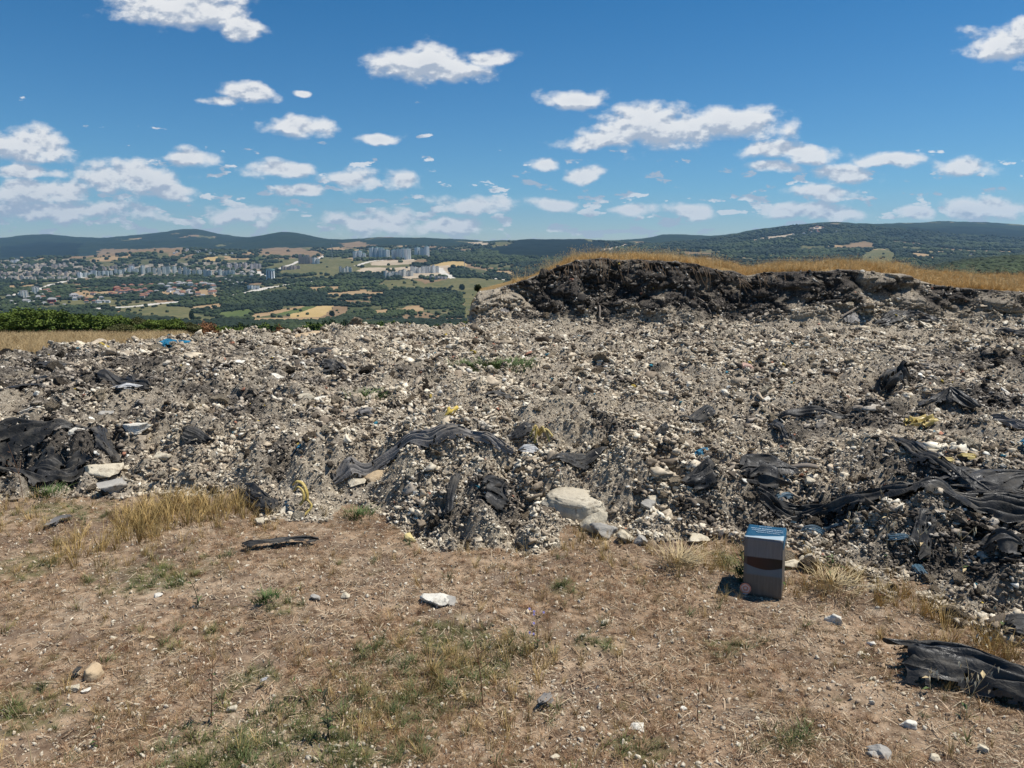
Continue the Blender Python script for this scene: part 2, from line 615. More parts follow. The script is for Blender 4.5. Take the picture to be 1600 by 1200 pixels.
def land_mat(name, c1, c2, scale=0.01, c3=None, det=5):
    m, n, b = mat_new(name, 1.0, 0.05)
    P = objco(n)
    a = n.noise(P, scale, det, 0.65)
    c = n.mix(n.mapr(a, 0.35, 0.65), c1, c2)
    if c3:
        c = n.mix(n.mapr(n.noise(P, scale * 5, 4, 0.7), 0.5, 0.6), c, c3)
    n.l.new(c, b.inputs['Base Color'])
    bump(n, b, a, 0.5, 3.0)
    return m


M['far_forest'] = land_mat('far_forest', (0.012, 0.021, 0.016), (0.026, 0.038, 0.024), 0.006, (0.016, 0.030, 0.017))
M['scrub'] = land_mat('scrub_land', (0.075, 0.085, 0.038), (0.175, 0.150, 0.080), 0.010, (0.045, 0.058, 0.027))
M['field_tan'] = land_mat('field_tan', (0.30, 0.20, 0.105), (0.38, 0.27, 0.15), 0.02)
M['field_gold'] = land_mat('field_gold', (0.40, 0.28, 0.115), (0.46, 0.33, 0.155), 0.02)
M['field_brown'] = land_mat('field_brown', (0.19, 0.13, 0.075), (0.25, 0.17, 0.10), 0.02)
M['field_green'] = land_mat('field_green', (0.075, 0.105, 0.035), (0.12, 0.14, 0.05), 0.02)
M['field_olive'] = land_mat('field_olive', (0.12, 0.115, 0.05), (0.17, 0.15, 0.07), 0.012, (0.09, 0.10, 0.045))
M['earth'] = land_mat('bare_earth', (0.34, 0.27, 0.185), (0.48, 0.39, 0.28), 0.01)
M['town_ground'] = land_mat('town_ground', (0.24, 0.20, 0.155), (0.36, 0.31, 0.25), 0.012, (0.10, 0.10, 0.06))
M['road'] = land_mat('road_surface', (0.50, 0.46, 0.39), (0.62, 0.57, 0.49), 0.02)
for k in (0, 1, 2):
    pass

# ------------------------------------------------------------------ the ground and rubble: one fan-shaped grid round the viewer, split by what it is
AZ = np.tan(np.linspace(R(-46), R(46), 1150))


def fan(y0, y1, rows, az):
    Y = np.exp(np.linspace(math.log(y0), math.log(y1), rows))
    YY, TT = np.meshgrid(Y, az, indexing='ij')
    return TT * YY, YY


# zones of burnt, dark material (photograph pixel, radius x, radius y in metres, amount)
SOOT = []
for (px, py, rx, ry, a) in ((60, 560, 1.6, 1.0, .75), (250, 600, 1.2, 0.5, .6), (60, 700, 0.8, 0.6, .8), (330, 580, 2.2, 1.0, .5), (120, 620, 2.0, .8, .45),
                            (1400, 640, 1.3, 0.5, .6), (1540, 620, 1.0, 0.8, .7), (1250, 660, 0.9, 0.4, .5), (1400, 770, 1.2, 0.35, .85), (1560, 820, 0.5, 0.5, .7),
                            (760, 760, 0.22, 0.25, .9), (700, 790, 0.2, 0.2, .8), (1450, 860, 0.5, 0.25, .75), (1560, 900, 0.4, 0.3, .6), (1570, 560, 1.4, 1.2, .8),
                            (1150, 760, 0.5, 0.25, .5), (780, 690, .3, .3, .3), (430, 700, .4, .3, .35), (1000, 525, 3.0, 0.5, .5), (200, 740, .8, .25, .4), (180, 590, 3.0, 2.4, .62), (420, 570, 1.8, 1.2, .5), (1480, 600, 2.0, 1.5, .55), (1300, 720, 1.0, .5, .35), (1350, 850, .8, .3, .45)):
    x, y, z = hit(px, py)
    SOOT.append((x, y, rx, ry, a))


def face_push(x, z):
    """how far the cut face stands out towards the rubble at a given height"""
    return 0.05 + 0.42 * np.abs(perlin(x * 1.5 + 4, z * 2.1, 101)) + 0.22 * np.abs(perlin(x * 4.2, z * 5.5, 102)) + 0.11 * np.abs(perlin(x * 10, z * 12, 104)) + 0.05 * np.abs(perlin(x * 23, z * 27, 105))


def soot_at(x, y, face):
    s = np.zeros_like(x)
    for (gx, gy, rx, ry, a) in SOOT:
        s = np.maximum(s, a * np.exp(-(((x - gx) / rx) ** 2 + ((y - gy) / ry) ** 2)))
    nz = fbm(x * 1.6, y * 1.6, 4, 91)
    s = 0.9 * sst(s + 0.38 * nz, 0.22, 0.80)
    s = np.maximum(s, 0.7 * sst(fbm(x * 2.3, y * 2.3, 4, 92), 0.42, 0.72))
    t = x / np.maximum(y, .5)
    # the cut face is burnt black except its pale left end and two paler hollows
    pale = np.maximum(1 - sst(t, tanx(775, 480), tanx(850, 480)), 0.85 * np.exp(-((t - tanx(1385, 470)) / 0.055) ** 2))
    fs = np.clip(1.15 - pale + 1.0 * fbm(x * 2.2, y * 3, 4, 93) - 0.55 * sst(12.95 - y, 0.0, 0.6), 0, 1)
    low = sst(y, 12.0, 12.7)
    return s * (1 - face) + face * (fs * low + s * (1 - low))


GREEN = []
for (px, py, r) in ((650, 1080, .34), (760, 1030, .22), (480, 1130, .26), (350, 1170, .26), (560, 1170, .22), (300, 1180, .22), (40, 1110, .18), (440, 950, .1),
                    (250, 900, .3), (700, 1000, .22), (20, 890, .25), (400, 1060, .12), (930, 1010, .12), (880, 920, .12), (1130, 1015, .1), (270, 1010, .07),
                    (75, 1030, .06), (345, 990, .09), (1240, 1160, .12), (1140, 880, .18), (100, 800, .3), (1000, 1180, .12), (590, 1010, .12)):
    x, y, z = hit(px, py)
    GREEN.append((x, y, r))


def green_at(x, y):
    g = np.zeros_like(x)
    for (gx, gy, r) in GREEN:
        g = np.maximum(g, np.exp(-(((x - gx) / r) ** 2 + ((y - gy) / r / 0.8) ** 2)))
    return sst(g + 0.4 * fbm(x * 5, y * 5, 3, 95), 0.3, 0.8)


_Y1 = np.concatenate([np.exp(np.linspace(math.log(1.1), math.log(11.9), 500)), np.linspace(11.915, 14.1, 150), np.linspace(14.14, 15.2, 16)])
Yg, _T1 = np.meshgrid(_Y1, AZ, indexing='ij')
X = _T1 * Yg
Z, RUB, FACE, GR = H(X, Yg)
# push the cut face out irregularly so that it overhangs in places
ov = FACE * sst(Z, 0.38, 0.75)
Yv = Yg - ov * face_push(X, Z)
Xv = X + ov * 0.10 * perlin(X * 5, Z * 5, 103)
V = np.stack([Xv, Yv, Z], -1).reshape(-1, 3)
nr, nc = X.shape
idx = np.arange(nr * nc).reshape(nr, nc)
Q = np.stack([idx[:-1, :-1], idx[:-1, 1:], idx[1:, 1:], idx[1:, :-1]], -1).reshape(-1, 4)
cls = np.zeros((nr, nc), int)
cls[RUB > 0.5] = 1
cls[FACE > 0.4] = 2
cls[(GR > 0.5) & (FACE <= 0.4)] = 3
qc = cls[:-1, :-1].ravel()
so = soot_at(X, Yg, FACE).ravel()
gn = green_at(X, Yg).ravel()


def sub_mesh(name, sel, mat, attrs, Vx=None, Qx=None):
    Vx = V if Vx is None else Vx
    Qx = Q if Qx is None else Qx
    q = Qx[sel]
    used, inv = np.unique(q, return_inverse=True)
    o = mesh_obj(name, Vx[used], inv.reshape(-1, 4), mat)
    for k, a in attrs.items():
        fattr(o.data, k, a[used])
    return o


g0 = sub_mesh('ground', qc == 0, M['dirt'], {'green': gn})
tag(g0, 'dry brown dirt with sparse grass in the foreground', kind='structure')
g1 = sub_mesh('rubble_ground', qc == 1, M['rubble'], {'soot': so})
tag(g1, 'spread of grey and beige landfill rubble', kind='structure')
g2 = sub_mesh('earth_bank', qc == 2, M['rubble'], {'soot': so})
tag(g2, 'dark cut face of the rubble bank', kind='structure')
g3 = sub_mesh('bank_top_ground', qc == 3, M['grass_soil'], {})
tag(g3, 'dry soil on top of the bank', kind='structure')
# ground under and behind the viewer
Xb, Yb_ = np.meshgrid(np.linspace(-18, 18, 60), np.linspace(-14, 1.35, 40), indexing='xy')
Zb = 0.05 * fbm(Xb * 0.35, Yb_ * 0.35, 2, 11) * 0 - 0.012
Vb = np.stack([Xb, Yb_, Zb], -1).reshape(-1, 3)
ib = np.arange(Xb.size).reshape(Xb.shape)
Qb = np.stack([ib[:-1, :-1], ib[:-1, 1:], ib[1:, 1:], ib[1:, :-1]], -1).reshape(-1, 4)
ob = mesh_obj('ground_behind', Vb, Qb, M['dirt'])
fattr(ob.data, 'green', np.zeros(len(Vb)))
tag(ob, kind='structure')

# ------------------------------------------------------------------ far terrain with fields, towns and roads
AZ2 = np.tan(np.linspace(R(-47), R(47), 1250))
Y2 = np.concatenate([np.exp(np.linspace(math.log(15.2), math.log(800), 130)), np.exp(np.linspace(math.log(810), math.log(4200), 330)), np.exp(np.linspace(math.log(4240), math.log(9400), 110))])
YY2, TT2 = np.meshgrid(Y2, AZ2, indexing='ij')
X2 = TT2 * YY2
Z2, _r2, _f2, G2 = H(X2, YY2)


def in_poly(x, y, poly):
    c = np.zeros(x.shape, bool)
    n = len(poly)
    j = n - 1
    for i in range(n):
        xi, yi = poly[i]
        xj, yj = poly[j]
        cond = ((yi > y) != (yj > y)) & (x < (xj - xi) * (y - yi) / (yj - yi + 1e-12) + xi)
        c ^= cond
        j = i
    return c


def wpoly(pts):
    return [hit(a, b)[:2] for a, b in pts]


# wobble so that outlines are not ruler straight
wx = X2 + 8 * fbm(X2 / 60, YY2 / 60, 3, 111) * (YY2 / 2000)
wy = YY2 + 14 * fbm(X2 / 60 + 9, YY2 / 60, 3, 112) * (YY2 / 2000)
near_forest = fbm(X2 / 110, YY2 / 160, 4, 121)
FOREST_POLYS = [
    [(380, 462), (470, 452), (512, 458), (510, 472), (400, 478), (300, 484), (270, 470)],
    [(585, 455), (660, 450), (720, 460), (722, 480), (660, 484), (640, 476), (600, 482), (580, 470)],
    [(330, 500), (420, 505), (560, 490), (735, 483), (740, 512), (600, 520), (330, 520)],
    [(120, 440), (220, 428), (300, 432), (380, 434), (400, 440), (300, 446), (180, 448), (130, 448)],
    [(430, 440), (560, 430), (600, 436), (590, 446), (470, 452)],
    [(700, 400), (800, 385), (880, 376), (960, 382), (930, 402), (800, 412), (720, 410)],
    [(1130, 400), (1180, 385), (1300, 392), (1360, 392), (1450, 395), (1420, 402), (1200, 404)],
    [(1380, 420), (1460, 406), (1620, 398), (1800, 396), (1800, 440), (1400, 440)],
    [(70, 455), (110, 450), (110, 468), (70, 470)], [(0, 470), (40, 470), (60, 490), (0, 495)],
    [(670, 403), (740, 398), (790, 402), (780, 414), (700, 412)],
]
CLOUD_SHADE_POLYS = [[(748, 392), (800, 380), (850, 374), (905, 374), (950, 384), (930, 398), (850, 404), (790, 402)],
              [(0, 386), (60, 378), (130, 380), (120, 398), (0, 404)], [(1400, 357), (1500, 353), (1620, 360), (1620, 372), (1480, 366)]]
FIELDS = [
    ('field_tan', 'tan stubble field', [(400, 491), (470, 479), (477, 480), (425, 492), (395, 497), (380, 498)]),
    ('field_green', 'narrow green field between two tan ones', [(425, 492), (477, 480), (494, 479), (452, 493)]),
    ('field_gold', 'golden harvested field', [(452, 493), (495, 479), (521, 478), (500, 496), (455, 497)]),
    ('field_brown', 'brown ploughed field beside the golden one', [(500, 496), (522, 478), (543, 479), (543, 491), (520, 499)]),
    ('field_tan', 'orange tan field below the golden one', [(395, 497), (455, 497.5), (500, 497), (515, 501), (500, 504), (400, 503)]),
    ('field_tan', 'long thin tan strip in front of the dark wood', [(505, 459), (545, 456), (602, 457), (600, 461), (520, 462)]),
    ('field_brown', 'thin brown strip below the long tan one', [(520, 470), (548, 469), (578, 471), (570, 474), (530, 473)]),
    ('field_tan', 'small orange field among trees', [(583, 484), (605, 483), (607, 491), (590, 492)]),
    ('field_tan', 'tan field with orange corner beside the wood', [(622, 485), (634, 478), (655, 477), (663, 485), (640, 487)]),
    ('field_tan', 'tan field next to the foot of the bank', [(719, 476), (760, 475), (760, 482), (719, 481)]),
    ('field_olive', 'olive meadow below the beige apartment rows', [(650, 447), (700, 436), (740, 434), (790, 438), (790, 472), (725, 474), (720, 458), (690, 453), (665, 450)]),
    ('field_olive', 'grassy slope between the apartment groups', [(440, 405), (520, 402), (560, 408), (600, 414), (600, 425), (540, 430), (440, 428), (420, 418)]),
    ('earth', 'bare orange earth under the white towers', [(575, 410), (600, 407), (650, 406.5), (646, 412), (600, 414), (585, 414)]),
    ('field_gold', 'yellow cleared ground by the beige rows', [(670, 414), (700, 410), (728, 409), (727, 418), (700, 419), (672, 417)]),
    ('field_brown', 'reddish clearing on the far wooded ridge', [(530, 380), (560, 377), (592, 385), (570, 388), (540, 386)]),
    ('earth', 'pale tan clearing on the far ridge', [(728, 379), (764, 380.5), (762, 386), (744, 385)]),
    ('field_brown', 'long brown field along the left ridge', [(155, 390), (290, 388), (297, 393), (230, 397), (160, 400), (108, 405)]),
    ('earth', 'pale earth slope above the brown town', [(20, 414), (100, 407), (100, 411), (30, 417)]),
    ('earth', 'bare slope inside the brown town', [(68, 416), (98, 413), (96, 418), (72, 420)]),
    ('field_gold', 'small orange field above the long apartment row', [(316, 403), (338, 402), (342, 408), (325, 409)]),
    ('field_brown', 'brown fields beyond the round tower', [(400, 390), (450, 387), (512, 398), (500, 402), (440, 401), (405, 398)]),
    ('field_tan', 'tan patch left of the valley wood', [(296, 479), (348, 474), (345, 480), (302, 485)]),
    ('field_green', 'light green field in the valley bottom', [(340, 489), (390, 484), (400, 490), (370, 497), (340, 497)]),
    ('field_olive', 'olive fields below the village', [(200, 484), (290, 478), (300, 490), (360, 500), (300, 503), (220, 495)]),
    ('town_ground', 'built up slope of the brown town', [(0, 408), (60, 406), (125, 404), (160, 415), (125, 438), (60, 440), (0, 440)]),
    ('town_ground', 'ground between the long apartment rows', [(115, 432), (130, 418), (250, 412), (400, 410), (405, 425), (330, 434), (215, 434), (150, 437)]),
    ('earth', 'pale quarry strip on the right hand hill', [(1165, 376), (1200, 371), (1240, 366), (1238, 370), (1200, 376), (1168, 380)]),
    ('earth', 'pale cutting by the hilltop village', [(1264, 358), (1280, 355), (1288, 360), (1270, 364)]),
    ('field_brown', 'brown clearing below the hilltop village', [(1312, 386), (1330, 379), (1352, 378), (1372, 384), (1345, 388), (1322, 391)]),
    ('field_olive', 'grassy knoll in front of the right hand hill', [(1345, 398), (1362, 391), (1385, 390), (1400, 398), (1395, 410), (1345, 410)]),
    ('field_tan', 'pale clearing near the right edge of the hills', [(1408, 396), (1430, 395), (1452, 398), (1440, 401), (1415, 400)]),
    ('earth', 'bare ground behind the bank grass', [(930, 392), (965, 384), (985, 382), (975, 388), (950, 394)]),
    ('earth', 'light earth round the beige apartment rows', [(560, 420), (620, 416), (700, 416), (705, 432), (640, 436), (600, 428), (560, 426)]),
]
ROADS = [
    ([(130, 484), (160, 481), (200, 479), (245, 475), (300, 471), (345, 466), (400, 455), (440, 448), (490, 439)], 20),
    ([(400, 425), (415, 431), (425, 440)], 14),
    ([(430, 421), (450, 415), (480, 407), (500, 402), (516, 398)], 12),
    ([(686, 420), (693, 427), (704, 435)], 16),
    ([(556, 416), (575, 410), (600, 405)], 10),
    ([(1070, 384), (1100, 380), (1130, 378), (1165, 376)], 26),
    ([(0, 478), (60, 470), (110, 465)], 9),
    ([(20, 462), (60, 452), (100, 440), (150, 425)], 10),
    ([(735, 425), (760, 432), (790, 437)], 6),
]
pr = X2 * 0.82 + YY2 * 0.57 + 30 * fbm(X2 / 200, YY2 / 200, 2, 181)
pq = (-X2 * 0.57 + YY2 * 0.82) + 30 * fbm(X2 / 200, YY2 / 200, 2, 182)
cell = _hash(np.floor(pr / 95), np.floor(pq / 210), 77)
cover = np.zeros(X2.shape, int)                # 0 scrub, 1 forest, 2+ fields, then roads
fm = near_forest > np.where(YY2 > 1200, 0.16, 0.04)
cover[(YY2 > 1100) & (cell > 0.52)] = 60
cover[(YY2 > 1100) & (cell > 0.70)] = 61
cover[(YY2 > 1100) & (cell > 0.84)] = 62
cover[fm & (YY2 > 150)] = 1
hills = (YY2 > np.where(TT2 > .12, 3300, 4600)) & (fbm(X2 / 500, YY2 / 700, 3, 131) > -0.62)
cover[hills] = 1
for p in FOREST_POLYS:
    cover[in_poly(wx, wy, wpoly(p))] = 1
for k, (mn, lab, p) in enumerate(FIELDS):
    cover[in_poly(wx, wy, wpoly(p))] = 2 + k
for k, (p, wdt) in enumerate(ROADS):
    pts = wpoly(p)
    for (x0, y0), (x1, y1) in zip(pts[:-1], pts[1:]):
        dx, dy = x1 - x0, y1 - y0
        L2 = dx * dx + dy * dy
        u = np.clip(((X2 - x0) * dx + (YY2 - y0) * dy) / L2, 0, 1)
        d = np.hypot(X2 - x0 - u * dx, YY2 - y0 - u * dy)
        cover[d < wdt * 0.5 + 4] = 100 + k
for p in CLOUD_SHADE_POLYS:
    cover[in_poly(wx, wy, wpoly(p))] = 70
cover[YY2 < 60] = 50
V2 = np.stack([X2, YY2, Z2], -1).reshape(-1, 3)
nr2, nc2 = X2.shape
id2 = np.arange(nr2 * nc2).reshape(nr2, nc2)
Q2 = np.stack([id2[:-1, :-1], id2[:-1, 1:], id2[1:, 1:], id2[1:, :-1]], -1).reshape(-1, 4)
c2 = cover[:-1, :-1].ravel()
nz2 = np.zeros(len(V2))
tag(sub_mesh('meadow_slope', c2 == 50, M['grass_soil'], {}, V2, Q2), 'dry grass slope falling away behind the rubble', kind='structure')
tag(sub_mesh('valley_ground', c2 == 0, M['scrub'], {}, V2, Q2), 'green and olive valley land', kind='structure')
M['shade_painted'] = land_mat('shade_painted_wood', (0.005, 0.010, 0.009), (0.011, 0.018, 0.014), 0.01)  # darker forest colour, a cloud shadow painted onto the hill woods
tag(sub_mesh('shade_painted_hill', c2 == 70, M['shade_painted'], {}, V2, Q2), 'hill woods beyond the bank with cloud shadow painted into their colour', kind='structure')
tag(sub_mesh('wooded_hills', c2 == 1, M['far_forest'], {}, V2, Q2), 'dark wooded hills and valley woods', kind='structure')
for k, (mn, lab, p) in enumerate(FIELDS):
    if (c2 == 2 + k).any():
        nm = 'town_ground' if mn == 'town_ground' else ('bare_ground' if mn == 'earth' else 'field')
        tag(sub_mesh(nm, c2 == 2 + k, M[mn], {}, V2, Q2), lab, kind='structure')
for k_, mn_ in ((60, 'field_olive'), (61, 'field_tan'), (62, 'field_brown')):
    tag(sub_mesh('field', c2 == k_, M[mn_], {}, V2, Q2), 'small scattered fields across the valley', kind='structure')
for k in range(len(ROADS)):
    if (c2 == 100 + k).any():
        tag(sub_mesh('road', c2 == 100 + k, M['road'], {}, V2, Q2), 'pale road across the valley', kind='structure')


# ------------------------------------------------------------------ scatter by geometry nodes
def rotate_euler(n, tilt=math.pi):
    return np.stack([rng.uniform(-tilt, tilt, n), rng.uniform(-tilt, tilt, n), rng.uniform(0, 2 * math.pi, n)], -1)


def scatter(name, pts, rot, scl, col, sources, label):
    pts = np.asarray(pts, np.float32)
    N = len(pts)
    me = bpy.data.meshes.new(name)
    me.vertices.add(N)
    me.vertices.foreach_set('co', pts.ravel())
    fattr(me, 'rot', rot, 'FLOAT_VECTOR')
    fattr(me, 'scl', scl if np.ndim(scl) == 2 else np.repeat(np.asarray(scl)[:, None], 3, 1), 'FLOAT_VECTOR')
    fattr(me, 'pick', rng.integers(0, len(sources), N), 'INT')
    fattr(me, 'col', np.concatenate([col, np.ones((N, 1))], 1), 'FLOAT_COLOR')
    o = bpy.data.objects.new(name, me)
    COL.objects.link(o)
    src = bpy.data.collections.new(name + '_shapes')
    for s in sources:
        src.objects.link(s)
    g = bpy.data.node_groups.new(name + '_nodes', 'GeometryNodeTree')
    g.interface.new_socket('Geometry', in_out='INPUT', socket_type='NodeSocketGeometry')
    g.interface.new_socket('Geometry', in_out='OUTPUT', socket_type='NodeSocketGeometry')
    gi, go = g.nodes.new('NodeGroupInput'), g.nodes.new('NodeGroupOutput')
    iop = g.nodes.new('GeometryNodeInstanceOnPoints')
    ci = g.nodes.new('GeometryNodeCollectionInfo')
    ci.inputs['Collection'].default_value = src
    ci.inputs['Separate Children'].default_value = True
    ci.inputs['Reset Children'].default_value = True

    def na(nm, dt):
        q = g.nodes.new('GeometryNodeInputNamedAttribute')
        q.data_type = dt
        q.inputs['Name'].default_value = nm
        return q.outputs['Attribute']
    e2r = g.nodes.new('FunctionNodeEulerToRotation')
    g.links.new(na('rot', 'FLOAT_VECTOR'), e2r.inputs[0])
    g.links.new(gi.outputs[0], iop.inputs['Points'])
    g.links.new(ci.outputs[0], iop.inputs['Instance'])
    iop.inputs['Pick Instance'].default_value = True
    g.links.new(na('pick', 'INT'), iop.inputs['Instance Index'])
    g.links.new(e2r.outputs[0], iop.inputs['Rotation'])
    g.links.new(na('scl', 'FLOAT_VECTOR'), iop.inputs['Scale'])
    g.links.new(iop.outputs[0], go.inputs[0])
    md = o.modifiers.new('scatter', 'NODES')
    md.node_group = g
    tag(o, label, kind='stuff')
    return o


def ico(sub):
    bm = bmesh.new()
    bmesh.ops.create_icosphere(bm, subdivisions=sub, radius=1)
    v = np.array([q.co[:] for q in bm.verts])
    f = [[q.index for q in p.verts] for p in bm.faces]
    bm.free()
    return v, np.array(f)


ICO1, ICO2, ICO3, ICO4 = ico(1), ico(2), ico(3), ico(4)


def n3(v, f, seed):
    return (perlin(v[:, 0] * f + seed, v[:, 1] * f + 3, seed) + perlin(v[:, 1] * f + 7, v[:, 2] * f + seed, seed + 1) + perlin(v[:, 2] * f, v[:, 0] * f + 5, seed + 2)) / 1.6


def rock_mesh(seed, base=ICO2, rough=0.35, squash=(1, 0.8, 0.6), cuts=6):
    """angular stone: a sphere shaved by random planes, then roughened"""
    v, f = base
    v = v.copy()
    r = np.random.default_rng(seed)
    for _ in range(cuts):
        d = r.normal(size=3)
        d /= np.linalg.norm(d)
        lim = r.uniform(0.35, 0.8)
        k = v @ d
        v = v - np.outer(np.maximum(k - lim, 0), d)
    v = v * (1 + rough * n3(v, 1.3, seed % 900 + 1)[:, None])
    v = v * (1 + rough * 0.4 * n3(v, 3.4, seed % 900 + 5)[:, None])
    return v * np.array(squash), f


M['inst'] = m_inst('loose_piece')
M['inst_leaf'] = m_inst('blade', 0.7, 0.25)

# pieces of rubble
chips = []
for i in range(12):
    v, f = rock_mesh(200 + i, ICO2 if i < 6 else ICO1, 0.85, (1, random.uniform(0.6, 0.95), random.uniform(0.4, 0.7)), 10)
    chips.append(mesh_obj('rubble_piece', v, f, M['inst'], smooth=False, link=False))
shreds = []
for i in range(6):
    nseg = 5
    vv, ff = [], []
    for k in range(nseg + 1):
        u = k / nseg - 0.5
        wd = 0.22 * (1 - (2 * u) ** 2 * 0.6) * random.uniform(0.6, 1.2)
        zc = 0.35 * math.sin(u * 4 + i) + random.uniform(-.08, .08)
        vv += [(u * 2, -wd, zc + random.uniform(-.12, .12)), (u * 2, wd, zc + random.uniform(-.12, .12))]
        if k:
            a = 2 * k
            ff.append((a - 2, a - 1, a + 1, a))
    shreds.append(mesh_obj('shred', vv, ff, M['inst'], smooth=False, link=False))


def fan_points(n, y0, y1, half=46, power=1.0):
    """more points close by: density falls with distance like the picture's own scale"""
    t = np.tan(rng.uniform(R(-half), R(half), n))
    u = rng.uniform(0, 1, n)
    y = y0 * (y1 / y0) ** (u ** power)
    return t * y, y


def rub_cols(x, y, face, n):
    s = soot_at(x, y, face)
    pal = np.array([[0.050, 0.042, 0.035], [0.150, 0.122, 0.095], [0.32, 0.265, 0.205], [0.50, 0.425, 0.33], [0.65, 0.575, 0.455], [0.79, 0.735, 0.62]])
    warm = sst(fbm(x * 0.6, y * 0.6, 2, 97), -0.2, 0.6)
    cl = 1.9 * fbm(x * 5.5, y * 5.5, 3, 98)
    k = np.clip(0.30 + rng.beta(1.4, 1.1, n) * 4.9 + warm * 0.5 + cl - s * 2.6, 0, 4.999)
    i = k.astype(int)
    g = (k - i)[:, None]
    c = pal[i] * (1 - g) + pal[i + 1] * g
    grey = c.mean(1, keepdims=True)
    c = c * (1 - 0.5 * s[:, None]) + grey * 0.5 * s[:, None]
    jt = rng.uniform(0.85, 1.15, (n, 1))
    odd = rng.uniform(0, 1, n)
    c = np.where((odd < 0.012)[:, None], np.array([[0.80, 0.78, 0.72]]), c)
    c = np.where(((odd > 0.012) & (odd < 0.0135))[:, None], np.array([[0.55, 0.42, 0.10]]), c)
    c = np.where(((odd > 0.0135) & (odd < 0.0145))[:, None], np.array([[0.05, 0.25, 0.35]]), c)
    c = np.where(((odd > 0.0145) & (odd < 0.018))[:, None], np.array([[0.45, 0.22, 0.15]]), c)
    return np.clip(c * jt * np.array([[1.0, .965, .90]]) * .95, 0, 0.85)


def rub_scatter(name, N, smin, smax, sources, label, up=0.25, tilt=math.pi, y0=2.1):
    x, y = fan_points(N, y0, 13.9)
    z, r, f, g = H(x, y)
    keep = ((r > 0.6) | (f > 0.5)) & (g < 0.3)
    x, y, z, f = x[keep], y[keep], z[keep], f[keep]
    o_ = f * sst(z, 0.38, 0.75)
    y2 = y - o_ * face_push(x, z) - .01
    n_ = len(x)
    patch = np.clip(1 + 0.9 * fbm(x * 1.4, y * 1.4, 3, 99), 0.6, 1.8)
    s = smin * (smax / smin) ** (rng.uniform(0, 1, n_) ** 2.2) * np.clip(y / 7, 0.75, 1.35) * patch
    col = rub_cols(x, y, f, n_)
    return scatter(name, np.stack([x, y2, z + s * up], -1), rotate_euler(n_, tilt), s, col, sources, label)


rub_scatter('rubble_pieces', 290000, 0.0085, 0.034, chips, 'countless small pieces of rubble lying over the heap', .2, .8)
rub_scatter('rubble_lumps', 5000, 0.035, 0.085, chips[:6], 'larger clods and stones among the rubble', 0.05, .6)
m, n, b = mat_new('matted_clod', 0.95, 0.1)
tcn = n.add('ShaderNodeTexCoord')
P = tcn.outputs['Object']
c = attr(n, 'col', 'INSTANCER', 'Color')
q1, q2 = n.noise(P, 3.0, 5, .7), n.noise(P, 9, 4, .7)
c = n.mix(1.0, c, n.ramp(q1, [(0.3, (0.60, 0.58, 0.55)), (0.7, (1.5, 1.47, 1.42))]), 'MULTIPLY')
c = n.mix(n.mapr(q2, .58, .66, 0, .8), c, (0.60, 0.54, 0.43))
c = n.mix(n.mapr(q2, .40, .34, 0, .8), c, (0.05, 0.042, 0.035))
n.l.new(c, b.inputs['Base Color'])
bump(n, b, n.math('ADD', q1, q2), 1.0, 0.12)
M['clod'] = m
clods = []
for i in range(6):
    v, f = rock_mesh(700 + i, ICO4, 0.28, (1, random.uniform(.75, .95), random.uniform(.6, .85)), 3)
    v = v * (1 + .20 * np.abs(n3(v, 3.2, i + 51))[:, None] + .12 * n3(v, 8, i + 61)[:, None] + .06 * n3(v, 19, i + 71)[:, None])
    clods.append(mesh_obj('clod_shape', v, f, M['clod'], smooth=False, link=False))
rub_scatter('matted_clods', 2600, 0.022, 0.062, clods, 'rough matted clods lying among the rubble', 0.15, .6)
rub_scatter('plastic_shreds', 90000, 0.009, 0.034, shreds, 'torn shreds and fibres sticking out of the rubble', 0.25, 0.65)

# litter of the foreground
straws = []
for i in range(6):
    vv, ff = [], []
    b_ = random.uniform(-0.4, 0.4)
    for k in range(4):
        u = k / 3
        vv += [(u * 2 - 1, -0.045 + b_ * u * u, 0.12 * math.sin(u * 3)), (u * 2 - 1, 0.045 + b_ * u * u, 0.12 * math.sin(u * 3))]
        if k:
            a = 2 * k
            ff.append((a - 2, a - 1, a + 1, a))
    straws.append(mesh_obj('straw', vv, ff, M['inst_leaf'], smooth=False, link=False))


def dirt_pts(N, y0=1.4, y1=5.6, lim=0.25):
    x, y = fan_points(N, y0, y1)
    z, r, f, g = H(x, y)
    k = (r < lim) & (y < 6.5)
    return x[k], y[k], z[k]


x, y, z = dirt_pts(190000)
k = rng.uniform(-.7, 1.0, len(x)) < 1.3 * fbm(x * 2.1 + 5, y * 2.1, 4, 143) + .22
x, y, z = x[k], y[k], z[k]
n_ = len(x)
pal = np.array([[0.62, 0.47, 0.31], [0.46, 0.31, 0.185], [0.15, 0.085, 0.045], [0.55, 0.45, 0.30], [0.22, 0.14, 0.075]])
col = pal[rng.integers(0, 5, n_)] * rng.uniform(0.7, 1.15, (n_, 1))
rot = np.stack([rng.uniform(-.5, .5, n_), rng.uniform(-.45, .45, n_), rng.uniform(0, 6.28, n_)], -1)
scatter('straw_litter', np.stack([x, y, z + 0.005], -1), rot, 0.005 * 6.0 ** (rng.uniform(0, 1, n_) ** 1.6), col, straws, 'dead straw and leaf litter over the dirt')
x, y, z = dirt_pts(95000, lim=0.6)
n_ = len(x)
dn = fbm(x * 1.3, y * 1.3, 3, 141)
k = rng.uniform(-0.9, 0.9, n_) < dn + 0.45
x, y, z = x[k], y[k], z[k]
n_ = len(x)
pal = np.array([[0.60, 0.50, 0.36], [0.45, 0.34, 0.23], [0.36, 0.26, 0.17], [0.70, 0.62, 0.48]])
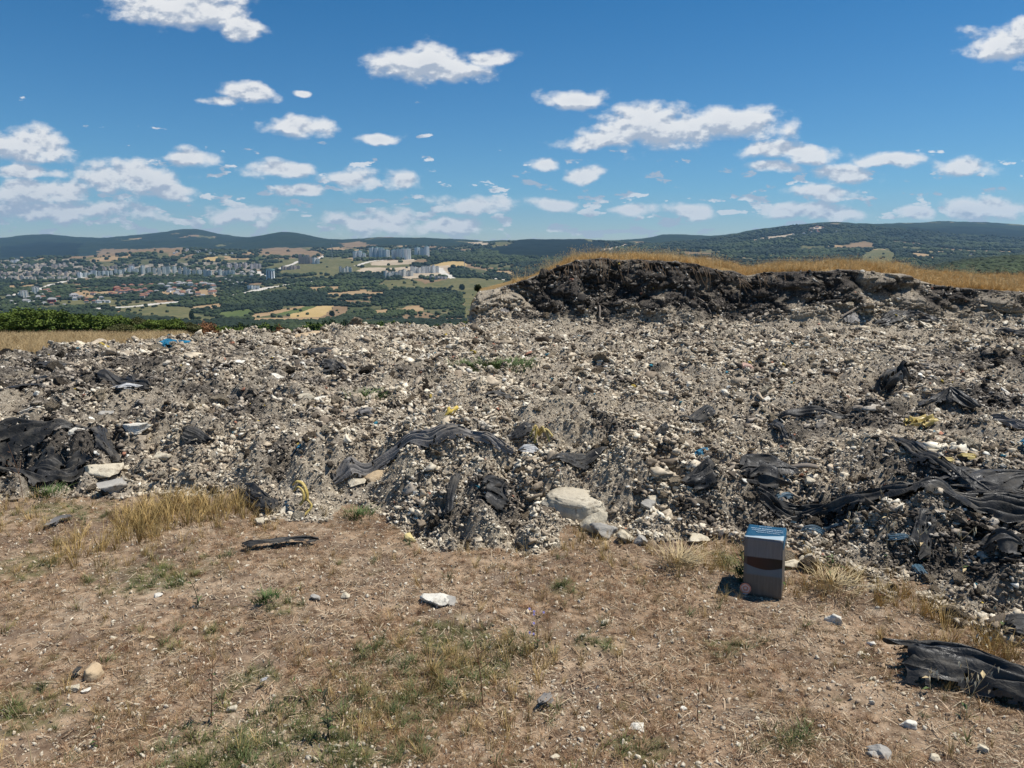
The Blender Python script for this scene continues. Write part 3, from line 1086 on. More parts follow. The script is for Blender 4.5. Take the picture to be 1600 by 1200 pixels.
col = pal[rng.integers(0, 4, n_)] * rng.uniform(0.8, 1.1, (n_, 1))
s = 0.0022 * (6.5 ** (rng.uniform(0, 1, n_) ** 3.0))
scatter('gravel', np.stack([x, y, z + s * 0.2], -1), rotate_euler(n_), s, col, chips, 'small pale stones strewn over the dirt')


# grass tufts
def tuft(nb, hmin, hmax, spread, lean, wdt, seg=3, seeds=False):
    vv, ff = [], []
    for _ in range(nb):
        a = random.uniform(0, 2 * math.pi)
        r0 = random.uniform(0, spread)
        bx, by = math.cos(a) * r0, math.sin(a) * r0
        h = random.uniform(hmin, hmax)
        la = a + random.uniform(-0.8, 0.8)
        L = lean * random.uniform(0.3, 1.3) * h
        wx_, wy_ = -math.sin(la + 0.6) * wdt, math.cos(la + 0.6) * wdt
        s0 = len(vv)
        for k in range(seg + 1):
            u = k / seg
            cx, cy, cz = bx + math.cos(la) * L * u * u, by + math.sin(la) * L * u * u, h * (u - 0.25 * lean * u * u)
            tp = (1 - u * 0.85)
            vv += [(cx - wx_ * tp, cy - wy_ * tp, cz), (cx + wx_ * tp, cy + wy_ * tp, cz)]
            if k:
                q = s0 + 2 * k
                ff.append((q - 2, q - 1, q + 1, q))
        if seeds:
            tip = vv[-1]
            for _k in range(3):
                dx, dy, dz = random.uniform(-.03, .03), random.uniform(-.03, .03), random.uniform(-.05, .02)
                q = len(vv)
                w2 = wdt * 2.5
                vv += [(tip[0] + dx, tip[1] + dy, tip[2] + dz), (tip[0] + dx + w2, tip[1] + dy, tip[2] + dz - 0.014), (tip[0] + dx, tip[1] + dy, tip[2] + dz - 0.034), (tip[0] + dx - w2, tip[1] + dy, tip[2] + dz - 0.014)]
                ff.append((q, q + 1, q + 2, q + 3))
    return vv, ff


gt = [mesh_obj('tuft_shape', *tuft(26, 0.5, 1.0, 0.35, 0.9, 0.022), M['inst_leaf'], smooth=False, link=False) for _ in range(4)]
dt = [mesh_obj('dry_tuft_shape', *tuft(22, 0.55, 1.0, 0.22, 0.5, 0.011), M['inst_leaf'], smooth=False, link=False) for _ in range(4)]
st = [mesh_obj('seed_tuft_shape', *tuft(7, 0.6, 1.0, 0.10, 0.45, 0.005, 4, True), M['inst_leaf'], smooth=False, link=False) for _ in range(4)]

x, y, z = dirt_pts(26000)
g = green_at(x, y)
k = rng.uniform(0, 1, len(x)) < g * 0.38 + 0.012
x, y, z = x[k], y[k], z[k]
n_ = len(x)
col = np.array([[0.115, 0.155, 0.055]]) * rng.uniform(0.6, 1.3, (n_, 1)) + np.array([[0.15, 0.08, 0.02]]) * (rng.uniform(0, 1, (n_, 1)) ** 2.5)
rot = np.stack([rng.uniform(-.25, .25, n_), rng.uniform(-.25, .25, n_), rng.uniform(0, 6.28, n_)], -1)
scatter('green_grass', np.stack([x, y, z - 0.004], -1), rot, rng.uniform(0.02, 0.07, n_), col, gt, 'short green grass in patches over the dirt')

x, y, z = dirt_pts(34000)
n_ = len(x)
k = rng.uniform(0, 1, n_) < sst(fbm(x * 1.7, y * 1.7, 3, 145), -0.5, 0.5)
x, y, z = x[k], y[k], z[k]
n_ = len(x)
pal = np.array([[0.56, 0.36, 0.20], [0.32, 0.17, 0.09], [0.44, 0.28, 0.15], [0.28, 0.20, 0.10]])
rot = np.stack([rng.uniform(-.5, .5, n_), rng.uniform(-.5, .5, n_), rng.uniform(0, 6.28, n_)], -1)
scatter('dead_grass', np.stack([x, y, z - 0.003], -1), rot, np.stack([rng.uniform(.02, .05, n_)] * 2 + [rng.uniform(.010, .032, n_)], -1), pal[rng.integers(0, 4, n_)] * rng.uniform(.7, 1.2, (n_, 1)), gt, 'low dead brown grass over the dirt')
# dry grass: along the rim of the rubble and sparsely on the dirt
x, y = fan_points(30000, 1.5, 5.8)
z, r, f, gg = H(x, y)
t = x / y
rim = np.exp(-((y - np.interp(t, E_T, E_Y) + 0.12) / 0.22) ** 2)
dryz = np.zeros_like(x)
for (px, py, rr, a) in ((260, 815, .33, 1.6), (330, 800, .35, 1.2), (180, 850, .3, .9), (1130, 880, .25, .3), (1300, 900, .3, .3), (1400, 930, .35, .4), (1500, 980, .3, .6), (1560, 1010, .25, .5),
                        (690, 1060, .25, .35), (820, 1060, .2, .3), (30, 800, .5, .4), (850, 850, .3, .25), (990, 860, .3, .25)):
    gx, gy, _z = hit(px, py)
    dryz = np.maximum(dryz, a * np.exp(-((x - gx) / rr) ** 2 - ((y - gy) / rr) ** 2))
k = (rng.uniform(0, 1, len(x)) < (dryz * 0.55 + rim * 0.05 + 0.012) * (fbm(x * 3, y * 3, 2, 151) + 0.8)) & (r < 0.85)
x, y, z, dz = x[k], y[k], z[k], dryz[k]
n_ = len(x)
col = np.array([[0.56, 0.37, 0.155]]) * rng.uniform(0.55, 1.2, (n_, 1)) + np.array([[0.0, 0.02, 0.0]])
rot = np.stack([rng.uniform(-.3, .3, n_), rng.uniform(-.3, .3, n_), rng.uniform(0, 6.28, n_)], -1)
s = rng.uniform(0.06, 0.15, n_) * (0.7 + 0.7 * np.clip(dz, 0, 1))
scatter('dry_grass', np.stack([x, y, z - 0.004], -1), rot, s, col, dt, 'straw coloured dry grass along the rubble edge')

# golden grass on the bank
x, y = fan_points(60000, 12.9, 32, 46, 1.0)
z, r, f, g = H(x, y)
k = (g > 0.35) & (x / y > tanx(800, 440))
x, y, z = x[k], y[k], z[k]
k = (y < 17) | (rng.uniform(0, 1, len(x)) < 0.6)
x, y, z = x[k], y[k], z[k]
n_ = len(x)
hn = 0.55 + 0.7 * sst(fbm(x * 0.9, y * 0.9, 3, 161), -0.4, 0.6)
lt = sst(x / y, tanx(800, 440), tanx(930, 410))
s = rng.uniform(0.09, 0.19, n_) * hn * (0.6 + 0.4 * lt)
col = np.array([[0.74, 0.49, 0.20]]) * rng.uniform(0.65, 1.25, (n_, 1))
rot = np.stack([rng.uniform(-.3, .3, n_), rng.uniform(-.1, .45, n_), rng.uniform(0, 6.28, n_)], -1)
scatter('bank_grass', np.stack([x, y, z - 0.02], -1), rot, s, col, dt, 'golden dry grass covering the top of the bank')
k = rng.uniform(0, 1, n_) < 0.10
n_ = int(k.sum())
scatter('bank_seed_grass', np.stack([x[k], y[k], z[k] - 0.02], -1), rot[k] * 1.2, rng.uniform(0.20, 0.36, n_), np.array([[0.70, 0.54, 0.29]]) * rng.uniform(0.7, 1.2, (n_, 1)), st, 'tall thin seed stalks above the bank grass')
# grass on the slope behind the rubble, left
x, y = fan_points(40000, 10.5, 58, 46)
z, r, f, g = H(x, y)
k = (x / y < -0.36) & (r < 0.3)
x, y, z = x[k], y[k], z[k]
n_ = len(x)
scatter('meadow_grass', np.stack([x, y, z - 0.02], -1), np.stack([rng.uniform(-.3, .3, n_)] * 2 + [rng.uniform(0, 6.28, n_)], -1), rng.uniform(0.12, 0.26, n_) * np.clip(y / 20, 1, 2.2), np.array([[0.56, 0.42, 0.22]]) * rng.uniform(0.6, 1.2, (n_, 1)), dt, 'dry straw coloured grass on the slope behind the rubble')

# ------------------------------------------------------------------ woods in the valley
crowns = []
for i in range(4):
    v, f = ICO3 if i < 2 else ICO2
    v = v * (1 + 0.28 * n3(v, 2.0, 300 + i)[:, None] + 0.22 * np.abs(n3(v, 4.5, 320 + i))[:, None])
    v[:, 2] = v[:, 2] * 0.85 + 0.6
    crowns.append(mesh_obj('crown_shape', v, f, M['inst'], smooth=False, link=False))
N = 120000
t = np.tan(rng.uniform(R(-44), R(44), N))
y = np.exp(rng.uniform(math.log(650), math.log(4500), N))
x = t * y
z = H(x, y)[0]
ii = np.clip(np.searchsorted(Y2, y) - 1, 0, nr2 - 1)
jj = np.clip(np.searchsorted(AZ2, t) - 1, 0, nc2 - 1)
cv = cover[ii, jj]
TOWN_CV = [2 + i for i, q in enumerate(FIELDS) if q[0] == 'town_ground']
k = (cv == 1) | ((cv == 0) & (rng.uniform(0, 1, N) < 0.10)) | ((cv > 1) & (cv < 50) & (rng.uniform(0, 1, N) < np.where(np.isin(cv, TOWN_CV), 0.22, 0.012))) | ((cv >= 60) & (cv < 63) & (rng.uniform(0, 1, N) < 0.05))
x, y, z, cvk = x[k], y[k], z[k], cv[k]
n_ = len(x)
s = rng.uniform(1.6, 5.0, n_) * np.clip(y / 1800, 0.8, 1.9)
dark = sst(fbm(x / 300, y / 300, 2, 171), -0.4, 0.4)[:, None]
col = (np.array([[0.020, 0.032, 0.018]]) * (1 - dark) + np.array([[0.052, 0.070, 0.028]]) * dark) * rng.uniform(0.7, 1.3, (n_, 1)) * np.where(y > 3800, .75, 1.0)[:, None]
scatter('valley_woods', np.stack([x, y, z], -1), np.stack([np.zeros(n_)] * 2 + [rng.uniform(0, 6.28, n_)], -1), np.stack([s * rng.uniform(.9, 1.4, n_), s * rng.uniform(.9, 1.4, n_), s], -1), col, crowns, 'woods and hedges across the valley')
#PART2
# haze: the air between here and the hills
hm, n, b = mat_new('air', 1, 0)
n.n.remove(b)
pv = n.add('ShaderNodeVolumePrincipled')
pv.inputs['Color'].default_value = (0.42, 0.72, 1.0, 1)
pv.inputs['Density'].default_value = 0.000050
pv.inputs['Anisotropy'].default_value = 0.2
n.l.new(pv.outputs[0], n.n['Material Output'].inputs['Volume'])
hx, hy0, hy1, hz0, hz1 = 12000.0, -400.0, 10400.0, -175.0, 520.0
hv = [(sx * hx, yy_, zz_) for zz_ in (hz0, hz1) for sx, yy_ in ((-1, hy0), (1, hy0), (1, hy1), (-1, hy1))]
hf = [(0, 3, 2, 1), (4, 5, 6, 7), (0, 1, 5, 4), (1, 2, 6, 5), (2, 3, 7, 6), (3, 0, 4, 7)]
tag(mesh_obj('haze', hv, hf, hm, smooth=False), 'thin blue haze in the valley air', kind='stuff')


# ------------------------------------------------------------------ far buildings
def boxv(x0, x1, y0, y1, z0, z1, vv, ff):
    a = len(vv)
    vv += [(x0, y0, z0), (x1, y0, z0), (x1, y1, z0), (x0, y1, z0), (x0, y0, z1), (x1, y0, z1), (x1, y1, z1), (x0, y1, z1)]
    ff += [(a, a + 3, a + 2, a + 1), (a + 4, a + 5, a + 6, a + 7), (a, a + 1, a + 5, a + 4), (a + 1, a + 2, a + 6, a + 5), (a + 2, a + 3, a + 7, a + 6), (a + 3, a, a + 4, a + 7)]


def walls(name, c):
    return m_simple(name, c, 0.9, 0.1, 0.12, 0.4, 0.05, 0.05)


BM = {'white': walls('plaster_white', (0.80, 0.81, 0.79)), 'teal': walls('plaster_green_grey', (0.50, 0.57, 0.55)), 'beige': walls('plaster_beige', (0.74, 0.69, 0.58)),
      'brown': walls('plaster_brown', (0.46, 0.37, 0.31)), 'pink': walls('plaster_pink', (0.66, 0.55, 0.49)), 'glass': m_simple('window_glass', (0.07, 0.09, 0.10), 0.3, 0.5, 0.1, 1, 0, 0.01),
      'roof_red': walls('roof_tile_red', (0.26, 0.13, 0.09)), 'roof_grey': walls('roof_grey', (0.30, 0.29, 0.28)), 'roof_teal': walls('roof_teal', (0.25, 0.38, 0.37)),
      'red': walls('wall_red', (0.45, 0.07, 0.06)), 'metal': m_simple('mast_steel', (0.35, 0.36, 0.37), 0.5, 0.5, 0.1, 1, 0, 0.01)}


def make_block(wd, dp, fl, wall, trim, roof, ncol):
    """apartment block, base at the origin, real metres; parts: wall, roof, columns of windows, balcony columns"""
    h = fl * 3.0
    root = empty('apartment_block', (0, 0, 0))
    vv, ff = [], []
    boxv(-wd / 2, wd / 2, -dp / 2, dp / 2, -12, h, vv, ff)
    mesh_obj('wall', vv, ff, BM[wall], root, False)
    vv, ff = [], []
    boxv(-wd / 2 - .4, wd / 2 + .4, -dp / 2 - .4, dp / 2 + .4, h + .01, h + .7, vv, ff)
    boxv(-wd * .18, wd * .18, -dp * .2, dp * .2, h + .71, h + 3.2, vv, ff)
    mesh_obj('roof', vv, ff, BM[roof], root, False)
    v1, f1, v2, f2 = [], [], [], []
    for k in range(ncol):
        cx = -wd / 2 + wd * (k + .5) / ncol
        for q in range(fl):
            if k % 2 == 1:
                boxv(cx - wd / ncol * .42, cx + wd / ncol * .42, -dp / 2 - 1.3, -dp / 2 - .01, q * 3 + .2, q * 3 + 1.4, v2, f2)
            else:
                boxv(cx - wd / ncol * .22, cx + wd / ncol * .22, -dp / 2 - .06, -dp / 2 + .1, q * 3 + .9, q * 3 + 2.4, v1, f1)
    for sx in (-1, 1):
        for q in range(fl):
            for cy_ in (-dp * .25, dp * .25):
                boxv(sx * wd / 2 - .06, sx * wd / 2 + .06, cy_ - 1.0, cy_ + 1.0, q * 3 + .9, q * 3 + 2.4, v1, f1)
    tag(mesh_obj('window_grid', v1, f1, BM['glass'], root, False), kind='stuff')
    tag(mesh_obj('balcony_stack', v2, f2, BM[trim], root, False), kind='stuff')
    return root


def make_house(wall, roof):
    root = empty('house', (0, 0, 0))
    vv, ff = [], []
    boxv(-6, 6, -5, 5, -5, 6, vv, ff)
    mesh_obj('wall', vv, ff, BM[wall], root, False)
    mesh_obj('roof', [(-6.8, -5.8, 6.01), (6.8, -5.8, 6.01), (6.8, 5.8, 6.01), (-6.8, 5.8, 6.01), (-3, 0, 9), (3, 0, 9)],
             [(0, 1, 5, 4), (2, 3, 4, 5), (1, 2, 5), (3, 0, 4), (3, 2, 1, 0)], BM[roof], root, False)
    for cx, z0 in ((-3.4, 1), (0, 1), (3.4, 1), (-3.4, 4), (0, 4), (3.4, 4)):
        vv, ff = [], []
        boxv(cx - .8, cx + .8, -5.05, -4.9, z0, z0 + 1.4, vv, ff)
        mesh_obj('window', vv, ff, BM['glass'], root, False)
    return root


def place_building(proto, first, px, py, hpx, hm_, wpx=None, wm=None, rz=None):
    x, y, z = hit(px, py, True)
    o = proto if first else copy_tree(proto)
    k = hpx * mpp(y) / hm_
    kx = k if wpx is None else wpx * mpp(y) / wm
    o.location = (x, y, z)
    o.scale = (kx, kx, k)
    o.rotation_euler = (0, 0, random.uniform(.1, 1.1) if rz is None else rz)
    return o


def cluster(wd, dp, fl, wall, trim, roof, ncol, items, label, cat, group):
    proto = make_block(wd, dp, fl, wall, trim, roof, ncol)
    for i, (px, py, hp, wp) in enumerate(items):
        o = place_building(proto, i == 0, px, py, hp, fl * 3.0 + 2, wp, wd)
        tag(o, label if isinstance(label, str) else label[i], cat, group)


def row(x0, x1, y0, y1, n, hp, wp, jit=1.0):
    return [(x0 + (x1 - x0) * (i + .5) / n + random.uniform(-jit, jit), y0 + (y1 - y0) * (i + .5) / n + random.uniform(-jit, jit) * .5, hp * random.uniform(.78, 1.15), wp * random.uniform(.85, 1.2)) for i in range(n)]


TOW = 'white apartment towers on the far rise'
cluster(20, 18, 12, 'white', 'teal', 'roof_teal', 5, row(553, 572, 405, 405, 3, 12, 5.6, .3), 'pale tower of the leftmost and lowest of the four tower groups', 'tower', TOW)
cluster(20, 18, 14, 'white', 'teal', 'roof_teal', 5, row(578, 608, 405, 405, 4, 18, 6.6, .3) , 'pale tower in the second tower group from the left', 'tower', TOW)
cluster(20, 18, 14, 'white', 'teal', 'roof_teal', 5, row(612, 641, 405, 405, 4, 16.5, 6.4, .3), 'pale tower in the third tower group from the left', 'tower', TOW)
cluster(20, 18, 14, 'white', 'teal', 'roof_teal', 5, row(648, 671, 402, 402, 3, 16, 6.6, .3), 'pale tower of the rightmost tower group, apart from the rest', 'tower', TOW)
cluster(16, 16, 10, 'beige', 'white', 'roof_grey', 3, row(530, 550, 428, 428, 4, 11, 4.2, .3), 'beige slab of the small group left of the beige rows', 'apartment block', 'beige slabs standing apart')
cluster(18, 14, 8, 'beige', 'white', 'roof_grey', 5, row(600, 645, 434, 431, 8, 9.5, 5.2, .4), 'beige block in the long row below the orange cutting', 'apartment block', 'beige apartment rows')
cluster(18, 14, 8, 'white', 'beige', 'roof_grey', 5, row(641, 686, 427, 426, 8, 10.5, 5.0, .4), 'off white block at the upper right end of the beige rows', 'apartment block', 'upper beige apartment rows')
cluster(16, 14, 4, 'pink', 'white', 'roof_grey', 5, row(672, 698, 436, 436, 5, 5, 4.6, .3), 'low grey pink block beside the pale diagonal road', 'apartment block', 'low blocks by the diagonal road')
cluster(18, 14, 10, 'brown', 'pink', 'roof_grey', 5, row(467, 488, 412, 412, 4, 12, 4.8, .3), 'unfinished reddish brown block on the slope', 'apartment block', 'reddish unfinished blocks')
cluster(18, 14, 7, 'white', 'beige', 'roof_grey', 5, row(489, 500, 412, 412, 2, 8.5, 4.8, .2), 'white block beside the reddish unfinished ones', 'apartment block', 'white blocks by the unfinished ones')
cluster(20, 14, 4, 'brown', 'pink', 'roof_grey', 5, row(440, 468, 422, 420, 6, 5.5, 4.6, .5), 'low red brown block left of the unfinished ones', 'apartment block', 'low red brown blocks')
cluster(16, 14, 8, 'teal', 'white', 'roof_grey', 5, row(124, 218, 434, 427, 14, 8.5, 4.0, 1.2), 'grey green block in the left half of the long row', 'apartment block', 'left half of the long row')
cluster(16, 14, 9, 'white', 'white', 'roof_grey', 3, [(124.5, 434.5, 9.5, 4.8), (145.5, 431, 8.5, 4.8), (207, 428, 13, 6.4)], ['bright white block at the left end of the long row', 'bright white block third of the way along the long row', 'tallest bright white block near the middle of the long row'], 'apartment block', None)
cluster(18, 14, 10, 'teal', 'beige', 'roof_grey', 5, row(221, 332, 428, 432, 14, 12, 5.0, 1.6), 'tall grey green block in the right half of the long row', 'apartment block', 'right half of the long row')
cluster(16, 14, 7, 'teal', 'beige', 'roof_grey', 5, row(336, 368, 430, 431, 6, 9, 4.6, .6), 'smaller grey green block past the tall row', 'apartment block', 'smaller blocks past the tall row')
cluster(16, 14, 7, 'pink', 'white', 'roof_grey', 5, row(355, 408, 420, 420, 11, 7.5, 3.5, 2.5), 'pinkish white block behind the right end of the long row', 'apartment block', 'pinkish blocks behind the long row')
cluster(16, 14, 6, 'pink', 'beige', 'roof_grey', 5, row(0, 118, 421, 416, 26, 5.2, 3.4, 4), 'brown pink block in the upper rows of the crowded town', 'apartment block', 'upper rows of the crowded town')
cluster(16, 14, 6, 'brown', 'beige', 'roof_grey', 5, row(0, 120, 430, 430, 22, 5.5, 3.6, 3.4), 'brown block in the middle rows of the crowded town', 'apartment block', 'middle rows of the crowded town')
cluster(16, 14, 6, 'beige', 'pink', 'roof_grey', 5, row(0, 118, 437, 438, 20, 5.6, 3.8, 2.6), 'beige block in the lowest rows of the crowded town', 'apartment block', 'lowest rows of the crowded town')
cluster(18, 14, 6, 'brown', 'pink', 'roof_grey', 5, row(122, 215, 424, 416, 14, 4.6, 3.2, 5), 'small brown block above the left half of the long row', 'apartment block', 'blocks above the long row')
cluster(18, 18, 8, 'beige', 'white', 'roof_grey', 5, [(38, 466, 12, 10), (56, 459, 11, 9)], ['lower left of the two beige blocks standing alone', 'upper right of the two beige blocks standing alone'], 'apartment block', None)
cluster(18, 18, 5, 'white', 'white', 'roof_grey', 3, [(20, 412, 6, 5), (27, 412, 7, 5)], ['left one of the two white blocks on the town skyline', 'right one of the two white blocks on the town skyline'], 'apartment block', None)
cluster(12, 12, 6, 'white', 'teal', 'roof_grey', 3, row(386, 406, 452, 452, 4, 7, 3.8, .4), 'small white block beside the dark wood by the road', 'apartment block', 'white blocks by the road')

# the round white tower
x, y, z = hit(423, 438, True)
k = mpp(y)
tw = empty('round_tower', (x, y, z))
tag(tw, 'round white tower with dark vertical glass bands and green cap', 'tower')


def cyl(r, z0, z1, seg=28, r2=None, a0=0, a1=2 * math.pi, cap=True):
    r2 = r if r2 is None else r2
    vv = [(r * math.cos(a0 + (a1 - a0) * i / seg), r * math.sin(a0 + (a1 - a0) * i / seg), z0) for i in range(seg)] + \
         [(r2 * math.cos(a0 + (a1 - a0) * i / seg), r2 * math.sin(a0 + (a1 - a0) * i / seg), z1) for i in range(seg)]
    ff = [(i, (i + 1) % seg, seg + (i + 1) % seg, seg + i) for i in range(seg)]
    if cap:
        ff.append(tuple(range(seg, 2 * seg)))
    return vv, ff


mesh_obj('wall', *cyl(6.2 * k, -8, 15 * k), BM['white'], tw, False)
mesh_obj('cap', *cyl(6.6 * k, 15 * k + .02, 17 * k), BM['roof_teal'], tw, False)
mesh_obj('podium', *cyl(10 * k, -9, 1.2 * k), BM['white'], tw, False)
for a in (-1.9, -1.25, -0.6):
    vv, ff = [], []
    boxv(-.9 * k, .9 * k, -.4, .3, 2 * k, 14 * k, vv, ff)
    o = mesh_obj('window', vv, ff, BM['glass'], tw, False, loc=(6.2 * k * math.cos(a), 6.2 * k * math.sin(a), 0))
    o.rotation_euler = (0, 0, a + math.pi / 2)

# houses
def houses(items, wall, roof, label, group):
    proto = make_house(wall, roof)
    for i, (px, py, hp) in enumerate(items):
        o = place_building(proto, i == 0, px, py, hp, 9.0, rz=random.uniform(-.2, 1.2))
        tag(o, label, 'house', group)


def cloud_px(n, x0, x1, y0, y1, h):
    return [(random.uniform(x0, x1), random.uniform(y0, y1), random.uniform(*h)) for _ in range(n)]


houses(cloud_px(26, 178, 240, 445, 466, (4, 6)), 'pink', 'roof_red', 'pinkish house with red roof in the left half of the village', 'red roofed village houses')
houses(cloud_px(26, 240, 345, 444, 466, (4, 6)), 'white', 'roof_grey', 'whitish house with grey roof in the right half of the village', 'grey roofed village houses')
houses(cloud_px(18, 270, 345, 442, 462, (3.5, 5.5)), 'beige', 'roof_red', 'beige house with red roof in the right half of the village', 'beige village houses')
houses(cloud_px(22, 10, 175, 462, 480, (4, 5.5)), 'white', 'roof_grey', 'white house among trees at the lower left', 'white houses at the lower left')
houses(cloud_px(12, 60, 175, 455, 478, (4, 5)), 'pink', 'roof_red', 'pink house with red roof among trees at the lower left', 'pink houses at the lower left')
houses(cloud_px(20, 350, 400, 425, 446, (3, 4.5)), 'beige', 'roof_grey', 'low beige house between the long row and the round tower', 'houses by the round tower')
houses(cloud_px(22, 272, 375, 390, 399, (1.8, 2.6)), 'white', 'roof_grey', 'tiny white house on the far slope behind the long row', 'tiny houses on the far slope')
houses(cloud_px(26, 1225, 1320, 362, 380, (1.8, 3.0)), 'white', 'roof_grey', 'tiny white house of the village on the right hand hill', 'houses of the hill village')
houses(cloud_px(12, 1262, 1290, 356, 364, (2.0, 3.2)), 'pink', 'roof_red', 'tiny pinkish house at the top of the hill village', 'houses at the top of the hill village')
houses(cloud_px(8, 1480, 1600, 394, 402, (1.6, 2.4)), 'white', 'roof_grey', 'tiny white house below the hills at the right edge', 'houses below the right hills')
houses([(81, 473, 8)], 'red', 'roof_grey', 'red and white house at the lower left', None)
houses([(116, 466, 8)], 'white', 'roof_grey', 'largest white house among the trees at the lower left', None)
houses([(183, 454, 7)], 'red', 'roof_red', 'dark red house at the left end of the village', None)


def mast(px, py, hpx, label):
    x, y, z = hit(px, py, True)
    h = hpx * mpp(y)
    r = empty('transmission_mast', (x, y, z))
    tag(r, label, 'mast')
    vv, ff = cyl(1.1, -2, h, 6, .5)
    mesh_obj('pole', vv, ff, BM['metal'], r, False)
    for q in (.7, .82, .94):
        vv, ff = [], []
        boxv(-4, 4, -.3, .3, h * q, h * q + .5, vv, ff)
        mesh_obj('crossarm', vv, ff, BM['metal'], r, False)


mast(519, 405, 22, 'thin steel mast left of the white towers')
mast(726, 424, 20, 'thin steel mast right of the beige apartment rows')


# ------------------------------------------------------------------ shrubs and trees at the edge of the slope
def leaf_mat(name, c1, c2):
    m, n, b = mat_new(name, 0.75, 0.2)
    P = objco(n)
    f = n.noise(P, 0.8, 4, 0.7)
    f2 = n.noise(P, 5, 2, 0.7)
    n.l.new(n.mix(n.mapr(n.math('ADD', n.math('MULTIPLY', f, .6), n.math('MULTIPLY', f2, .4)), .38, .62), c1, c2), b.inputs['Base Color'])
    return m


LM = {'green': leaf_mat('leaves_green', (0.045, 0.075, 0.012), (0.15, 0.20, 0.035)), 'olive': leaf_mat('leaves_olive', (0.055, 0.060, 0.018), (0.13, 0.13, 0.045)),
      'red': leaf_mat('leaves_rust', (0.16, 0.075, 0.035), (0.28, 0.14, 0.06)), 'dark': leaf_mat('leaves_dark', (0.022, 0.038, 0.014), (0.060, 0.085, 0.028))}
bark = m_simple('bark', (0.10, 0.075, 0.055), 0.95, 0.1)


def crown_mesh(seed, nl, size, rx, rz_, ls):
    r = np.random.default_rng(seed)
    d = r.normal(size=(nl, 3))
    d /= np.linalg.norm(d, axis=1)[:, None]
    rad = 0.72 + 0.32 * n3(d, 1.6, seed % 500 + 3) + 0.18 * n3(d, 4.0, seed % 500 + 9)
    p = d * (rad * r.uniform(0.72, 1.03, nl) ** 0.8)[:, None] * np.array([rx, rx, rz_])
    p[:, 2] += rz_ * 0.72
    p = p[p[:, 2] > 0.03]
    m_ = len(p)
    a = r.normal(size=(m_, 3))
    a /= np.linalg.norm(a, axis=1)[:, None]
    bb = np.cross(a, r.normal(size=(m_, 3)))
    bb /= np.linalg.norm(bb, axis=1)[:, None]
    s = (ls * r.uniform(.6, 1.4, m_))[:, None]
    vv = np.stack([p - a * s, p + bb * s * .6, p + a * s, p - bb * s * .6], 1).reshape(-1, 3)
    ff = np.arange(m_ * 4).reshape(-1, 4)
    # solid leafy heart so that the crown is not see-through
    cv_, cf_ = ICO3
    cr = 0.60 + 0.30 * n3(cv_, 1.6, seed % 500 + 3)
    core = cv_ * cr[:, None] * np.array([rx, rx, rz_])
    core[:, 2] = np.maximum(core[:, 2] + rz_ * 0.72, 0.0)
    return vv, ff, core, cf_


def make_shrub(kind, seed, rx, rz_, nl, ls, name='shrub'):
    root = empty(name, (0, 0, 0))
    vv, ff, core, cf_ = crown_mesh(seed, nl, 1, rx, rz_, ls)
    mesh_obj('crown', vv, ff, LM[kind], root, False)
    mesh_obj('inner_foliage', core, cf_, LM[kind], root, False)
    mesh_obj('trunk', *cyl(0.07 * rx, -0.6, rz_ * 0.8, 7, 0.03 * rx), bark, root)
    return root


SHR = [(-28, 480, 1.9, 'green'), (6, 485, 1.6, 'green'), (36, 481, 1.9, 'green'), (66, 479, 2.0, 'green'), (97, 484, 1.7, 'green'), (126, 487, 1.7, 'green'), (156, 490, 1.6, 'green'),
       (186, 491, 1.5, 'green'), (214, 494, 1.5, 'olive'), (241, 497, 1.5, 'green'), (268, 497, 1.5, 'green'), (294, 502, 1.2, 'olive'), (318, 504, 1.2, 'red'), (345, 506, 1.3, 'green'),
       (372, 508, 1.3, 'green'), (188, 507, 1.0, 'olive'), (430, 512, 1.0, 'red'), (402, 509, 1.2, 'dark')]
SL = ['shrub cut by the left edge, tall and dark green', 'green shrub beside the left edge over the dry slope', 'tall green shrub above the pale left end of the dry grass', 'tallest green shrub of the row behind the dry grass',
      'green shrub just right of the tallest one', 'green shrub in the first third of the shrub row', 'green shrub in the middle of the shrub row', 'green shrub where the row starts to get lower',
      'yellowish olive shrub between two green ones', 'low green shrub above the blue sheet', 'low green shrub right of the blue sheet', 'low olive shrub next to the rusty red one', 'rusty red bush at the end of the row',
      'green shrub right after the rusty red bush', 'small green shrub near the pale mound of rubble', 'brownish olive bush standing in front of the row by the dry grass', 'small rusty bush just behind the rubble edge', 'dark small shrub behind the rubble edge']
protos = {}
for i, (px, tpy, r_, kd) in enumerate(SHR):
    Yb2 = 62 + (i * 37 % 9) if kd != 'red' or px < 400 else 40
    if px > 400 and kd == 'dark':
        Yb2 = 46
    if px == 188:
        Yb2 = 52
    x = tanx(px, 500) * Yb2
    z = Hz(x, Yb2)
    top = CAM_Z + Yb2 * float(slope(tpy))
    hgt = max(top - z, 0.9)
    key = (kd, i % 2)
    if key not in protos:
        protos[key] = make_shrub(kd, 400 + i, 1.0, 1.0, 5200, 0.055)
        o = protos[key]
    else:
        o = copy_tree(protos[key])
    o.location = (x, Yb2, z)
    o.scale = (r_ * 1.15, r_ * 1.15, hgt / 1.62)
    o.rotation_euler = (0, 0, i * 1.3)
    tag(o, SL[i], 'shrub', 'shrubs in a row behind the dry grass slope')
